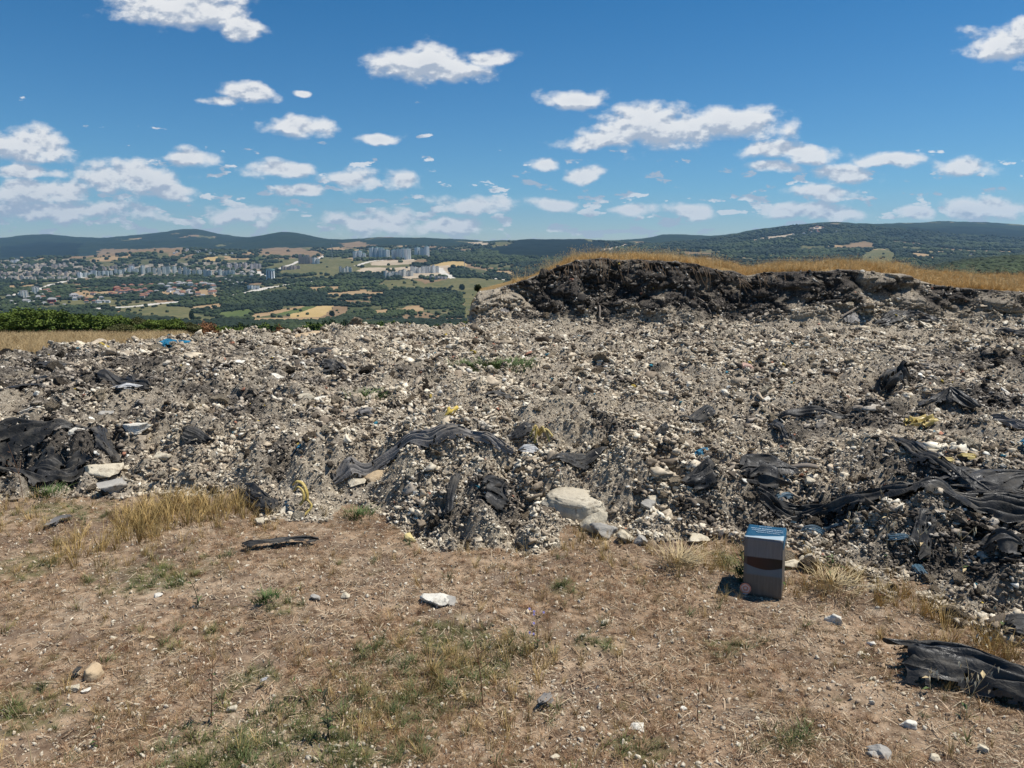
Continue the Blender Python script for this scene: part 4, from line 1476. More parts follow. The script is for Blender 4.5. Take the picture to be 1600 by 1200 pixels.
# trees whose tops show over the rubble's far rim
tp = None
for i in range(44):
    px = 352 + (i * 61 % 44) * 9.1 + random.uniform(-3, 3)
    Yt_ = random.uniform(150, 420)
    x = tanx(px, 510) * Yt_
    z = Hz(x, Yt_)
    tpy = random.uniform(499, 514) + (4 if px < 480 else 0)
    top = CAM_Z + Yt_ * float(slope(tpy))
    hgt = top - z
    if hgt < 3:
        continue
    if tp is None:
        tp = [make_shrub('green', 470, 1.0, 1.0, 5200, 0.07, 'tree'), make_shrub('dark', 471, 1.0, 1.0, 5200, 0.07, 'tree')]
        o = tp[0]
        tp_used = [True, False]
    elif not tp_used[1]:
        o = tp[1]
        tp_used[1] = True
    else:
        o = copy_tree(tp[i % 2])
    o.location = (x, Yt_, z)
    wr = min(hgt * .55, 8)
    o.scale = (wr, wr, hgt / 1.62)
    o.rotation_euler = (0, 0, i * 2.1)
    zn = 0 if px < 470 else (1 if px < 600 else (2 if px < 690 else 3))
    tag(o, ['leafy treetop over the far rim of the rubble, left of the pale pink block', 'leafy treetop over the far rim, just right of the pale pink block', 'leafy treetop over the far rim, below the dark valley wood', 'leafy treetop over the far rim, next to the pale end of the bank'][zn],
        'tree', ['treetops left of the pink block', 'treetops right of the pink block', 'treetops below the valley wood', 'treetops beside the bank'][zn])
# two round trees on the olive meadow and one by the dry field
o = make_shrub('dark', 480, 1.0, 1.0, 3000, 0.09, 'tree')
for i, (px, py, hp, lab) in enumerate(((722, 453, 9.5, 'round dark tree on the olive meadow, nearer the wood'), (747, 456, 12, 'round dark tree on the olive meadow, nearer the bank'), (300, 500, 15, 'tall narrow dark tree left of the tan fields'), (519, 494, 9, 'small round tree at the edge of the brown field'), (545, 478, 7, 'small tree at the far corner of the brown field'))):
    if i:
        o = copy_tree(o)
    x, y, z = hit(px, py, True)
    h_ = hp * mpp(y)
    o.location = (x, y, z)
    o.scale = (h_ * (.55 if i != 2 else .3),) * 2 + (h_ / 1.62,)
    tag(o, lab, 'tree')


# ------------------------------------------------------------------ stones one can point at
def stone_mat(name, c1, c2, dirt):
    m, n, b = mat_new(name, 0.92, 0.15)
    tcn = n.add('ShaderNodeTexCoord')
    P = tcn.outputs['Object']
    a = n.noise(P, 6, 5, .65)
    a2_ = n.noise(P, 30, 4, .7)
    c = n.mix(n.mapr(a, .35, .65), c1, c2)
    c = n.mix(n.mapr(n.noise(P, 11, 4, .7), .55, .68), c, dirt)
    c = n.mix(n.mapr(a2_, .58, .7, 0, .6), c, tuple(q * .35 for q in c1))
    n.l.new(c, b.inputs['Base Color'])
    bump(n, b, n.math('ADD', a, n.math('MULTIPLY', a2_, .6)), 0.9, 0.012)
    return m


SM = {'boulder': stone_mat('stone_boulder', (0.40, 0.35, 0.265), (0.58, 0.52, 0.40), (0.20, 0.165, 0.12)), 'cream': stone_mat('stone_cream', (0.50, 0.43, 0.31), (0.66, 0.59, 0.45), (0.26, 0.21, 0.15)), 'grey': stone_mat('stone_grey', (0.30, 0.28, 0.25), (0.48, 0.45, 0.39), (0.16, 0.13, 0.10)),
      'white': stone_mat('stone_white', (0.64, 0.59, 0.49), (0.76, 0.72, 0.62), (0.40, 0.35, 0.27)), 'tan': stone_mat('stone_tan', (0.45, 0.33, 0.20), (0.58, 0.45, 0.29), (0.25, 0.18, 0.11)),
      'pink': stone_mat('stone_pink', (0.48, 0.30, 0.23), (0.60, 0.42, 0.34), (0.3, 0.2, 0.15)), 'yellow': stone_mat('stone_yellow', (0.58, 0.47, 0.20), (0.68, 0.56, 0.28), (0.35, 0.26, 0.12))}
STONES = [
    (903, 779, 80, 40, 'boulder', 'largest cream boulder, flat topped, with lichen spots, on the rubble rim'),
    (926, 812, 42, 40, 'cream', 'rounded mottled boulder just under the largest one'),
    (948, 829, 44, 32, 'grey', 'angular pale boulder with a sharp ridge below two bigger ones'),
    (980, 842, 26, 20, 'cream', 'small cream stone right of the boulder with a ridge'),
    (1004, 848, 24, 18, 'grey', 'low rough stone at the right end of the boulder group'),
    (945, 852, 20, 14, 'tan', 'small tan stone lying in dry grass below the boulders'),
    (680, 941, 46, 20, 'white', 'flat white slab leaning on a grey clod in the foreground dirt'),
    (697, 940, 26, 22, 'grey', 'crumbly grey clod beside the flat white slab'),
    (137, 1056, 38, 22, 'tan', 'tan stone with black plastic at its left on the foreground dirt'),
    (114, 1079, 22, 11, 'cream', 'small cream stone just below the tan stone'),
    (134, 1081, 13, 8, 'white', 'tiny white stone right of the small cream stone'),
    (1380, 1180, 34, 26, 'grey', 'smooth grey stone at the bottom edge right of centre'),
    (1362, 1184, 20, 14, 'grey', 'small grey stone left of the smooth one at the bottom edge'),
    (1540, 1175, 20, 14, 'cream', 'cream stone near the lower right corner'),
    (1422, 1133, 24, 15, 'white', 'broken white stone below the black tarp'),
    (1464, 1188, 22, 16, 'cream', 'round pale stone on the bottom edge'),
    (1305, 968, 26, 20, 'white', 'rough white stone on the dirt right of the box'),
    (1362, 1008, 12, 9, 'white', 'small white stone between the box and the black tarp'),
    (997, 1137, 24, 12, 'white', 'flat white stone near the bottom middle'),
    (1068, 1106, 12, 10, 'white', 'tiny triangular white stone near the bottom middle'),
    (150, 728, 54, 32, 'cream', 'big cream boulder at the right foot of the left black tarp'),
    (195, 714, 28, 16, 'cream', 'cream stone right of the big cream boulder'),
    (252, 718, 24, 20, 'cream', 'left one of two cream stones touching each other'),
    (272, 722, 20, 20, 'tan', 'right one of two cream stones touching each other'),
    (211, 663, 34, 16, 'white', 'oval white stone alone on the dark rubble'),
    (116, 685, 22, 18, 'white', 'white stone lying on the left black tarp'),
    (48, 637, 38, 18, 'white', 'wide white stone near the left edge of the rubble'),
    (165, 640, 22, 12, 'grey', 'small grey stone above the left black tarp'),
    (46, 757, 16, 12, 'white', 'white stone under the left tarp by the dirt'),
    (406, 816, 18, 15, 'cream', 'small cream stone by the dry grass at the rubble foot'),
    (175, 758, 40, 34, 'grey', 'rough grey lump below the big cream boulder'),
    (430, 578, 26, 10, 'white', 'long white stone on the middle left rubble'),
    (500, 620, 20, 9, 'white', 'small flat white stone left of the green tuft'),
    (475, 622, 24, 14, 'cream', 'cream stone with a dark hollow under it'),
    (1135, 605, 14, 12, 'white', 'bright stone on the pale rubble right of centre'),
    (1067, 632, 16, 13, 'white', 'greyish white stone on the pale rubble'),
    (897, 633, 16, 9, 'yellow', 'yellowish stone in the middle of the rubble'),
    (1168, 577, 16, 12, 'pink', 'pink brick fragment on the right rubble'),
    (1017, 771, 26, 20, 'grey', 'mottled stone right of the largest boulder'),
    (1024, 760, 20, 16, 'cream', 'pale stone above the mottled one'),
    (640, 842, 20, 16, 'yellow', 'yellowish stone at the foot of the central mound'),
    (555, 752, 26, 12, 'cream', 'pale flat stone under the grey twisted tarp'),
    (582, 738, 40, 26, 'tan', 'big light tan clod below the grey twisted tarp'),
    (480, 511, 30, 12, 'pink', 'pale pink block on the far rim of the rubble'),
    (478, 519, 50, 12, 'tan', 'wide tan block under the pink one on the far rim'),
    (1525, 730, 34, 20, 'cream', 'long cream stone between black sheets on the right'),
    (1507, 745, 20, 14, 'white', 'white stone left of the long cream one'),
    (1270, 742, 22, 14, 'cream', 'pale stone behind the long black tarp'),
    (1475, 800, 20, 16, 'white', 'white stone just under the long black tarp'),
    (1090, 843, 34, 12, 'cream', 'flat cream stone left of the box'),
    (1238, 886, 36, 16, 'cream', 'flat pale stone at the right side of the box'),
    (1265, 872, 13, 11, 'cream', 'small round stone right of the box'),
    (1253, 873, 10, 9, 'cream', 'tiny round stone between the box and the small round one'),
    (1590, 842, 24, 14, 'cream', 'cream stone at the right edge of the rubble'),
    (1200, 618, 12, 9, 'white', 'small white stone left of the tangled black plastic'),
    (237, 1000, 13, 10, 'tan', 'small tan stone left of the thin green weed'),
    (175, 997, 10, 7, 'cream', 'tiny cream stone on the left dirt'),
    (246, 932, 12, 7, 'white', 'tiny white stone below the dry grass clump'),
    (540, 929, 14, 11, 'cream', 'small cream stone left of centre on the dirt'),
    (495, 936, 18, 11, 'grey', 'small flat grey stone on the dirt left of centre'),
    (668, 1156, 9, 7, 'white', 'tiny white stone near the bottom'),
    (363, 1106, 18, 14, 'cream', 'cream stone among weeds at the lower left'),
    (946, 972, 14, 9, 'cream', 'small cream stone on the dirt below the box height'),
    (868, 1180, 16, 10, 'cream', 'small cream stone on the bottom edge near the middle'),
    (1345, 1020, 9, 7, 'cream', 'tiny stone below the small white one'),
    (1285, 1136, 12, 8, 'white', 'tiny white stone on the lower right dirt'),
]
for i, (px, py, wp, hp, kd, lab) in enumerate(STONES):
    x, y, z = hit(px, py + hp * 0.30)
    w_ = wp * mpp(y) * .5 * 1.25
    h_ = hp * mpp(y) * .5 * 1.12
    if i == 0:
        v, f = ico(5)
        v = np.sign(v) * np.abs(v) ** 0.55
        v = v * (1 + 0.10 * n3(v, 1.2, 33)[:, None] + 0.05 * n3(v, 3.5, 34)[:, None] - 0.05 * np.abs(n3(v, 6, 35))[:, None] + 0.02 * n3(v, 17, 36)[:, None])
        v[:, 0] += 0.1 * v[:, 1]
        v[:, 2] *= (1 - 0.18 * v[:, 0])
    else:
        v, f = rock_mesh(910 + i * 3, ICO4 if wp > 17 else ICO3, 0.14, (1, 1, 1), 14)
        v = v * (1 + .05 * n3(v, 7, i + 3)[:, None] - .06 * np.abs(n3(v, 3.6, i + 9))[:, None])
        v = v / np.array([np.abs(v[:, 0]).max(), np.abs(v[:, 1]).max(), np.abs(v[:, 2]).max()])
    flat = h_ / w_ < 0.5
    v = v * np.array([w_, w_ * (0.75 if not flat else .9), h_])
    o = mesh_obj('stone', v, f, SM[kd], None, False, loc=(x, y + w_ * .35, (z + h_ * 0.45) if i else (z + h_ * .75)))
    o.rotation_euler = (0, random.uniform(-.12, .12), random.uniform(-.35, .35))
    if i == 0:
        o.rotation_euler = (R(-4), R(3), R(-14))
    tag(o, lab, 'stone')


# ------------------------------------------------------------------ torn sheets
def sheet_mat(name, c1, c2, dust, rough=.55):
    m, n, b = mat_new(name, rough, 0.35)
    P = objco(n)
    a = n.noise(P, 9, 4, .6)
    c = n.mix(n.mapr(a, .35, .7), c1, c2)
    c = n.mix(n.mapr(n.noise(P, 7, 6, .75), .50, .66, 0, .65), c, dust)
    n.l.new(c, b.inputs['Base Color'])
    n.l.new(n.mapr(n.noise(P, 14, 3, .6), .35, .65, rough - .28, rough + .25), b.inputs['Roughness'])
    bump(n, b, n.noise(P, 16, 5, .62, 1.2), 0.55, 0.016)
    return m


TM = {'black': sheet_mat('sheet_black', (0.018, 0.0175, 0.0165), (0.048, 0.046, 0.043), (0.16, 0.14, 0.11), .62), 'grey': sheet_mat('sheet_grey', (0.11, 0.105, 0.10), (0.23, 0.215, 0.20), (0.28, 0.24, 0.19), .7),
      'blue': sheet_mat('sheet_blue', (0.008, 0.12, 0.22), (0.015, 0.20, 0.33), (0.10, 0.25, 0.35)), 'steel': sheet_mat('sheet_blue_grey', (0.035, 0.07, 0.10), (0.07, 0.13, 0.17), (0.15, 0.15, 0.14)),
      'yellow': sheet_mat('sheet_yellow', (0.42, 0.31, 0.08), (0.58, 0.45, 0.15), (0.40, 0.32, 0.18)), 'light': sheet_mat('sheet_light', (0.38, 0.38, 0.38), (0.55, 0.54, 0.52), (0.3, 0.27, 0.22))}


def catmull(pts, n):
    P_ = np.array(pts, float)
    if len(P_) == 2:
        P_ = np.array([P_[0], (P_[0] + P_[1]) / 2, P_[1]])
    P_ = np.vstack([2 * P_[0] - P_[1], P_, 2 * P_[-1] - P_[-2]])
    m_ = len(P_) - 3
    out = []
    for u in np.linspace(0, m_ - 1e-6, n):
        k = int(u)
        f = u - k
        a, b_, c, d = P_[k:k + 4]
        out.append(0.5 * ((2 * b_) + (-a + c) * f + (2 * a - 5 * b_ + 4 * c - d) * f * f + (-a + 3 * b_ - 3 * c + d) * f ** 3))
    return np.array(out)


def sheet(px_pts, hw, height, folds, kind, label, name='torn_sheet', cat='plastic sheet', seed=0, rag=.32, fold_a=.30, lift=0.0, group=None, taper=.3, torn=.64):
    if height < .4:
        height *= .72
        hw *= .88
    pts = [hit(a, b)[:2] for a, b in px_pts]
    L = sum(math.dist(a, b) for a, b in zip(pts[:-1], pts[1:]))
    nu = int(np.clip(L / 0.011, 40, 280))
    nv = int(np.clip(hw * 2 / 0.005, 40, 90))
    C = catmull(pts, nu)
    T_ = np.gradient(C, axis=0)
    T_ /= np.linalg.norm(T_, axis=1)[:, None] + 1e-9
    Nn = np.stack([-T_[:, 1], T_[:, 0]], 1)
    u = np.linspace(0, L, nu)
    ends = np.minimum(sst(np.linspace(0, 1, nu), 0, .12), sst(np.linspace(1, 0, nu), 0, .12)) * (1 - taper) + taper
    v = np.linspace(-1, 1, nv)
    U, Vv = np.meshgrid(u, v, indexing='ij')
    sd = seed * 13.7 + 5
    wob = (0.75 + 0.45 * perlin(U * 2.2 + sd, Vv * 0 + sd, 201) + rag * perlin(U * 9 + sd, np.sign(Vv) * 3 + sd, 202)) * ends[:, None]
    W_ = hw * wob
    off = W_ * Vv + hw * 0.3 * perlin(U * 1.7 + sd, Vv * 0 + 9, 203)
    X_ = C[:, 0][:, None] + Nn[:, 0][:, None] * off + hw * .12 * perlin(U * 8 + sd, Vv * 4, 204)
    Y_ = C[:, 1][:, None] + Nn[:, 1][:, None] * off + hw * .12 * perlin(U * 8, Vv * 4 + sd, 205)
    # end raggedness
    rg = hw * 0.8 * perlin(Vv * 3 + sd, Vv * 0 + 1, 206)
    e0, e1 = sst(1 - np.linspace(0, 1, nu) * 8, 0, 1)[:, None], sst((np.linspace(0, 1, nu) - .875) * 8, 0, 1)[:, None]
    X_ += T_[:, 0][:, None] * rg * (e0 + e1)
    Y_ += T_[:, 1][:, None] * rg * (e0 + e1)
    Hf = H(X_.ravel(), Y_.ravel(), True)[0].reshape(X_.shape)
    Hs = H(X_.ravel(), Y_.ravel(), False)[0].reshape(X_.shape)
    bu, bv = max(3, int(.10 / max(L / nu, 1e-3))), max(2, int(.06 / (hw * 2 / nv)))

    def blur(a, k, ax):
        kk = np.hanning(2 * k + 3)[1:-1]
        kk /= kk.sum()
        pw = [(k, k), (0, 0)] if ax == 0 else [(0, 0), (k, k)]
        return np.apply_along_axis(lambda r: np.convolve(r, kk, 'valid'), ax, np.pad(a, pw, 'edge'))
    base_ = blur(blur(Hf, bu, 0), min(bv, nv // 2), 1) + .012
    prof = (1 - np.abs(Vv) ** 2.2)
    ph = Vv * folds * math.pi + 2.2 * perlin(U * 2.0 + sd, Vv * 1.1 + sd, 207) * 1.4
    ridge = .5 + .5 * np.cos(ph * 2) * (0.7 + .5 * perlin(U * 3, Vv + sd, 214))
    cr = np.abs(perlin(U * 4.5 + Vv * 1.4 + sd, Vv * 3.2 - U * 2, 208)) * .7 + np.abs(perlin(U * 10 + Vv * 3, Vv * 7 + sd, 209)) * .3
    hgt = height * .8 * (prof * (0.6 + .35 * perlin(U * 3 + sd, Vv * 0, 210)) * ends[:, None] + fold_a * (ridge - .35) * (prof * .8 + .2) + fold_a * .6 * (cr - .2))
    Z_ = base_ + hgt + 0.018 + lift
    edge = sst(np.abs(Vv), .86, 1.0)
    Z_ -= edge * (hgt * .8 + .02) * (0.5 + .5 * perlin(U * 5, Vv * 0 + sd, 211))
    ii = np.arange(nu * nv).reshape(nu, nv)
    F_ = np.stack([ii[:-1, :-1], ii[1:, :-1], ii[1:, 1:], ii[:-1, 1:]], -1).reshape(-1, 4)
    # nibble the outline so that it is torn
    nib = (perlin(U * 13 + sd, Vv * 5, 212) + .75 * perlin(U * 31, Vv * 9 + sd, 213) - sst(np.abs(Vv), .62, 1.0) * 1.1 < -torn)[:-1, :-1].ravel()
    F_ = F_[~nib]
    o = mesh_obj(name, np.stack([X_, Y_, Z_], -1).reshape(-1, 3), F_, TM[kind])
    tag(o, label, cat, group)
    return o


sheet([(1185, 782), (1240, 790), (1310, 786), (1400, 778), (1480, 782), (1560, 792), (1650, 802)], .17, .13, 4, 'black', 'long black tarp twisted into folds across the right side of the rubble', 'tarp', 'tarp', 1, fold_a=.5)
sheet([(1392, 680), (1430, 706), (1480, 735), (1540, 762), (1620, 775)], .10, .09, 3, 'black', 'black tarp strip slanting down to the long tarp from above', 'tarp', 'tarp', 2)
sheet([(1490, 752), (1540, 748), (1620, 752)], .22, .07, 3, 'black', 'wide black sheet spread behind the long tarp at the right edge', 'tarp', 'tarp', 3)
sheet([(1165, 735), (1190, 738), (1220, 742)], .26, .20, 3, 'black', 'puffed black plastic bag left of the long tarp', 'plastic_bag', 'plastic bag', 4, fold_a=.3)
sheet([(1075, 748), (1112, 752)], .17, .20, 2, 'black', 'smaller round black bag half buried left of the puffed one', 'plastic_bag', 'plastic bag', 5, fold_a=.25)
sheet([(524, 742), (560, 727), (620, 702), (680, 690), (740, 686), (800, 696)], .085, .10, 4, 'grey', 'grey tarp twisted like a rope across the middle of the rubble', 'tarp', 'tarp', 6, fold_a=.6)
sheet([(862, 716), (900, 706), (945, 694)], .085, .08, 2, 'black', 'short shiny black strip right of the twisted grey tarp', seed=7)
sheet([(-60, 712), (20, 698), (90, 682), (150, 668)], .13, .13, 3, 'black', 'big black tarp ridge draped over the heap at the left edge', 'tarp', 'tarp', 8, fold_a=.45)
sheet([(-60, 752), (20, 742), (90, 730), (135, 722)], .19, .13, 4, 'black', 'lower black tarp bunched under the ridge at the left edge', 'tarp', 'tarp', 9, fold_a=.55)
sheet([(150, 664), (160, 690), (172, 718)], .12, .13, 2, 'black', 'end of black cloth hanging down beside the big cream boulder', 'tarp', 'tarp', 10)
sheet([(385, 768), (410, 786), (425, 800)], .09, .10, 2, 'black', 'black shred at the foot of the rubble left of the yellow strap', seed=11)
sheet([(288, 690), (322, 684)], .10, .12, 3, 'black', 'ragged black tangle on the pale left middle rubble', seed=12, rag=.6)
sheet([(148, 590), (190, 597), (238, 601)], .15, .10, 2, 'black', 'long black piece near the far left of the rubble', seed=13)
sheet([(-20, 612), (30, 608), (76, 602)], .13, .09, 2, 'black', 'flat black strip cut by the left edge', seed=14)
sheet([(180, 611), (215, 608)], .13, .05, 2, 'light', 'pale silvery scrap under the long black piece', seed=15)
sheet([(256, 538), (272, 537), (288, 538)], .20, .12, 2, 'blue', 'bright blue plastic sheet on the far left rim of the rubble', seed=16)
sheet([(380, 860), (415, 858), (455, 852), (496, 850)], .050, .035, 2, 'black', 'crumpled black cloth lying on the dirt below the rubble', 'torn_cloth', 'cloth', 17, fold_a=.7)
sheet([(1412, 1048), (1455, 1056), (1510, 1066), (1570, 1084), (1650, 1112)], .175, .20, 3, 'black', 'black tarp lying on the dirt at the lower right', 'tarp', 'tarp', 18, rag=.10, fold_a=.42, taper=.8, torn=1.1)
sheet([(1572, 995), (1640, 1002)], .07, .07, 2, 'black', 'small black bundle cut by the right edge above the tarp', seed=19)
sheet([(1535, 872), (1580, 864), (1640, 868)], .13, .14, 2, 'black', 'black bag with a dark hollow at the right edge', 'plastic_bag', 'plastic bag', 20)
sheet([(1384, 612), (1396, 606), (1412, 604)], .17, .42, 2, 'black', 'upright hump of dark cloth standing on the right rubble', 'torn_cloth', 'cloth', 21, fold_a=.15)
sheet([(1206, 660), (1222, 680), (1240, 690)], .11, .10, 2, 'black', 'left leg of the tangled black plastic', seed=22, rag=.5)
sheet([(1215, 652), (1270, 650), (1325, 652)], .12, .12, 3, 'black', 'tangled black plastic on the right rubble', seed=23, rag=.5)
sheet([(1452, 808), (1442, 840), (1436, 872)], .085, .05, 2, 'black', 'black cloth hanging down under the long tarp', 'torn_cloth', 'cloth', 24)
sheet([(1222, 798), (1262, 812), (1315, 806)], .05, .05, 2, 'steel', 'blue grey shreds just behind the box', seed=25, rag=.6)
sheet([(1252, 850), (1288, 840)], .035, .05, 2, 'steel', 'blue grey scrap right of the box', seed=26, rag=.6)
sheet([(1385, 852), (1415, 860)], .04, .04, 2, 'steel', 'faded blue scrap under the hanging black cloth', seed=27, rag=.6)
sheet([(1432, 885), (1440, 905)], .04, .04, 2, 'steel', 'dark blue grey rag at the foot of the right rubble', seed=28)
sheet([(1525, 655), (1570, 662), (1630, 672)], .22, .10, 4, 'grey', 'grey crumpled foil at the right edge of the rubble', seed=29, fold_a=.7)
sheet([(1445, 630), (1480, 624), (1528, 634)], .17, .14, 2, 'black', 'dark sheet behind the yellow rag', seed=30)
sheet([(1348, 452), (1336, 480), (1326, 508)], .20, .08, 3, 'grey', 'greyish cloth hanging down the cut bank', 'torn_cloth', 'cloth', 31)
sheet([(1368, 508), (1415, 496), (1468, 505)], .20, .15, 2, 'black', 'dark sheet arching at the foot of the bank hollow', seed=32)
sheet([(1450, 482), (1475, 476)], .17, .12, 2, 'steel', 'bluish plastic at the foot of the bank on the right', seed=33)
sheet([(1560, 520), (1620, 528)], .25, .2, 2, 'black', 'black sheet under the bank at the right edge', seed=34)
sheet([(756, 768), (792, 778)], .10, .08, 2, 'black', 'black plastic in the hollow of the central mound', seed=35)
sheet([(716, 742), (706, 770), (700, 800)], .06, .05, 2, 'black', 'black strip running down the central mound', seed=36)
sheet([(800, 672), (830, 664)], .09, .07, 2, 'black', 'black loop of plastic above the grey twisted tarp', seed=37)
sheet([(815, 688), (838, 690)], .06, .08, 2, 'light', 'silvery crumpled foil next to the yellow straps', seed=38)
sheet([(470, 553), (500, 549), (530, 553)], .20, .08, 2, 'black', 'flat black sheet on the far middle rubble', seed=39)
sheet([(505, 580), (520, 576), (538, 578)], .17, .14, 2, 'black', 'black bunch in the middle distance left of the green tuft', seed=40)
sheet([(1024, 678), (1042, 676)], .07, .15, 2, 'black', 'small black upright lump in the middle right rubble', seed=41)
sheet([(1062, 656), (1112, 658)], .10, .07, 2, 'black', 'low dark shreds right of the upright lump', seed=42, rag=.5)
sheet([(498, 642), (524, 643)], .10, .05, 2, 'grey', 'small grey flat scrap left of the middle', seed=43)
sheet([(560, 650), (580, 646)], .09, .06, 2, 'grey', 'small grey rag right of the flat scrap', seed=44)
sheet([(765, 628), (795, 622)], .14, .1, 2, 'black', 'dark blue black bunch on the pale middle rubble', seed=45)
sheet([(1088, 712), (1100, 708)], .06, .07, 2, 'blue', 'dark blue scrap above the small black bag', seed=46)
sheet([(1212, 770), (1238, 760)], .05, .05, 2, 'steel', 'shiny blue scrap at the left tip of the long tarp', seed=47)
sheet([(1596, 700), (1612, 704)], .08, .08, 2, 'blue', 'bright blue scrap at the right edge', seed=48)
sheet([(455, 704), (470, 702)], .04, .04, 2, 'blue', 'tiny blue scrap on the left middle rubble', seed=49)
sheet([(1422, 664), (1448, 660)], .14, .12, 3, 'yellow', 'crumpled yellow rag on the right rubble', 'rag', 'rag', 50, fold_a=.8)
sheet([(1466, 714), (1490, 716)], .05, .05, 2, 'yellow', 'left one of two yellow scraps by the slanting tarp', 'scrap', 'scrap', 51)
sheet([(1500, 714), (1524, 718)], .05, .05, 2, 'yellow', 'right one of two yellow scraps by the slanting tarp', 'scrap', 'scrap', 52)
sheet([(72, 828), (92, 818), (112, 816)], .035, .02, 2, 'grey', 'grey rag lying on the dirt at the left', 'rag', 'rag', 53)
sheet([(118, 1064), (126, 1054)], .02, .02, 2, 'black', 'black plastic scrap at the left of the tan stone', seed=54)
sheet([(408, 1078), (418, 1074)], .015, .015, 1, 'light', 'tiny white plastic scrap on the lower left dirt', seed=55)
sheet([(846, 1112), (858, 1098)], .03, .02, 2, 'grey', 'small grey clot of plastic near the bottom middle', seed=56)
sheet([(60, 575), (100, 572)], .2, .07, 2, 'black', 'black smear of plastic near the far left rubble', seed=57)
sheet([(1530, 480), (1590, 490)], .25, .12, 3, 'black', 'dark shreds on the bank near the right edge', seed=58, rag=.6)
sheet([(790, 478), (786, 500)], .12, .08, 1, 'grey', 'smooth dark grey patch on the pale left end of the bank', seed=59)


# ------------------------------------------------------------------ straps, sticks
def ribbon(pts, wd, mat, name, parent=None, label=None, cat=None, th=0.004, group=None):
    """a flat strap along 3D points"""
    Cc = catmull(pts, max(12, len(pts) * 7))
    T_ = np.gradient(Cc, axis=0)
    T_ /= np.linalg.norm(T_, axis=1)[:, None] + 1e-9
    B_ = np.cross(T_, np.array([.35, -.5, .8]))
    B_ /= np.linalg.norm(B_, axis=1)[:, None] + 1e-9
    N_ = np.cross(B_, T_)
    vv = np.concatenate([Cc - B_ * wd + N_ * th, Cc + B_ * wd + N_ * th, Cc + B_ * wd - N_ * th, Cc - B_ * wd - N_ * th])
    n_ = len(Cc)
    ff = []
    for k in range(n_ - 1):
        for a, b_ in ((0, 1), (1, 2), (2, 3), (3, 0)):
            ff.append((a * n_ + k, a * n_ + k + 1, b_ * n_ + k + 1, b_ * n_ + k))
    ff += [(0, n_, 2 * n_, 3 * n_), (n_ - 1, 4 * n_ - 1, 3 * n_ - 1, 2 * n_ - 1)]
    o = mesh_obj(name, vv, ff, mat, parent, True)
    tag(o, label, cat, group)
    return o


def P3(px, py, dz=0.0, dy=0.0):
    x, y, z = hit(px, py)
    return (x, y + dy, z + dz)


ypl = TM['yellow']
x, y, z = hit(470, 785)
root = empty('yellow_strap', (x, y, z))
tag(root, 'coil of yellow strap hanging out of the rubble', 'strap')


def rel(dx, dz, dy=0.0):
    k = mpp(y)
    return (dx * k, dy + -.02, dz * k)


ribbon([rel(-14, 30, .06), rel(-6, 38, .03), rel(6, 37, 0), rel(14, 26, -.03), rel(15, 12, -.04)], .009, ypl, 'strap_band', root)
ribbon([rel(-10, 24, .02), rel(-2, 32, .0), rel(8, 28, -.03), rel(10, 16, -.05), rel(4, 6, -.05)], .008, ypl, 'strap_band', root)
ribbon([rel(15, 14, -.04), rel(22, 4, -.05), rel(14, -6, -.08), rel(-2, -18, -.14)], .006, ypl, 'strap_band', root)
x, y, z = hit(842, 672)
root = empty('yellow_strap', (x, y, z))
tag(root, 'star of thin yellow straps beside the black loop', 'strap')
for a, l in ((0.3, 22), (1.1, 20), (2.0, 24), (2.7, 16), (-.4, 18), (4.2, 14)):
    k = mpp(y)
    ribbon([(0, 0, .06), (math.cos(a) * l * .5 * k, -.03, .10 + abs(math.sin(a)) * l * .35 * k), (math.cos(a) * l * k, -.05, .05 + math.sin(a) * l * .6 * k)], .007, ypl, 'strap_band', root)

grey_wood = m_simple('weathered_wood', (0.20, 0.17, 0.14), .9, .1, .3, 20)
for i, (a, b_, lab) in enumerate((((1083, 465), (1110, 490), 'pale stick leaning on the cut bank'), ((1262, 452), (1250, 480), 'short pale root hanging from the grassy lip'), ((1068, 418), (1068, 470), 'thin root hanging straight down the dark bank'),
                                  ((930, 470), (936, 500), 'pale grey strip in the middle of the dark bank'), ((1355, 470), (1310, 500), 'grey stick in the bank hollow'),
                                  ((1210, 720), (1270, 718), 'brown stick left of the long tarp'))):
    p, q = P3(*a, .03, -.06), P3(*b_, .03, -.06)
    m_ = tuple((p[k] + q[k]) / 2 + (.03 if k != 1 else -.04) for k in range(3))
    ribbon([p, m_, q], .014, grey_wood, 'stick', None, lab, 'stick', .01)
# fibres and roots along the lip, hanging down the face
rv, rf = [], []
for i in range(150):
    px = 830 + random.uniform(0, 770)
    tx = tanx(px, 430)
    Yp = 13.05
    zt = float(bank_top(np.array([tx]))[0])
    l = random.uniform(.06, .42)
    wd_ = random.uniform(.003, .007)
    x0, dx_ = tx * Yp, random.uniform(-.10, .10)
    a = len(rv)
    for k in range(4):
        u = k / 3
        cx, cyy, cz = x0 + dx_ * u * u + random.uniform(-.012, .012), Yp + .12 - .32 * u ** .5 + random.uniform(-.02, .02), zt - l * u
        rv += [(cx - wd_, cyy, cz), (cx + wd_, cyy, cz), (cx, cyy - wd_, cz)]
        if k:
            for q in range(3):
                rf.append((a + 3 * (k - 1) + q, a + 3 * (k - 1) + (q + 1) % 3, a + 3 * k + (q + 1) % 3, a + 3 * k + q))
tag(mesh_obj('hanging_roots', rv, rf, m_simple('root_brown', (0.12, 0.085, 0.055), .9, .1, .3, 20), None, False), 'thin roots hanging from the grassy lip', kind='stuff')

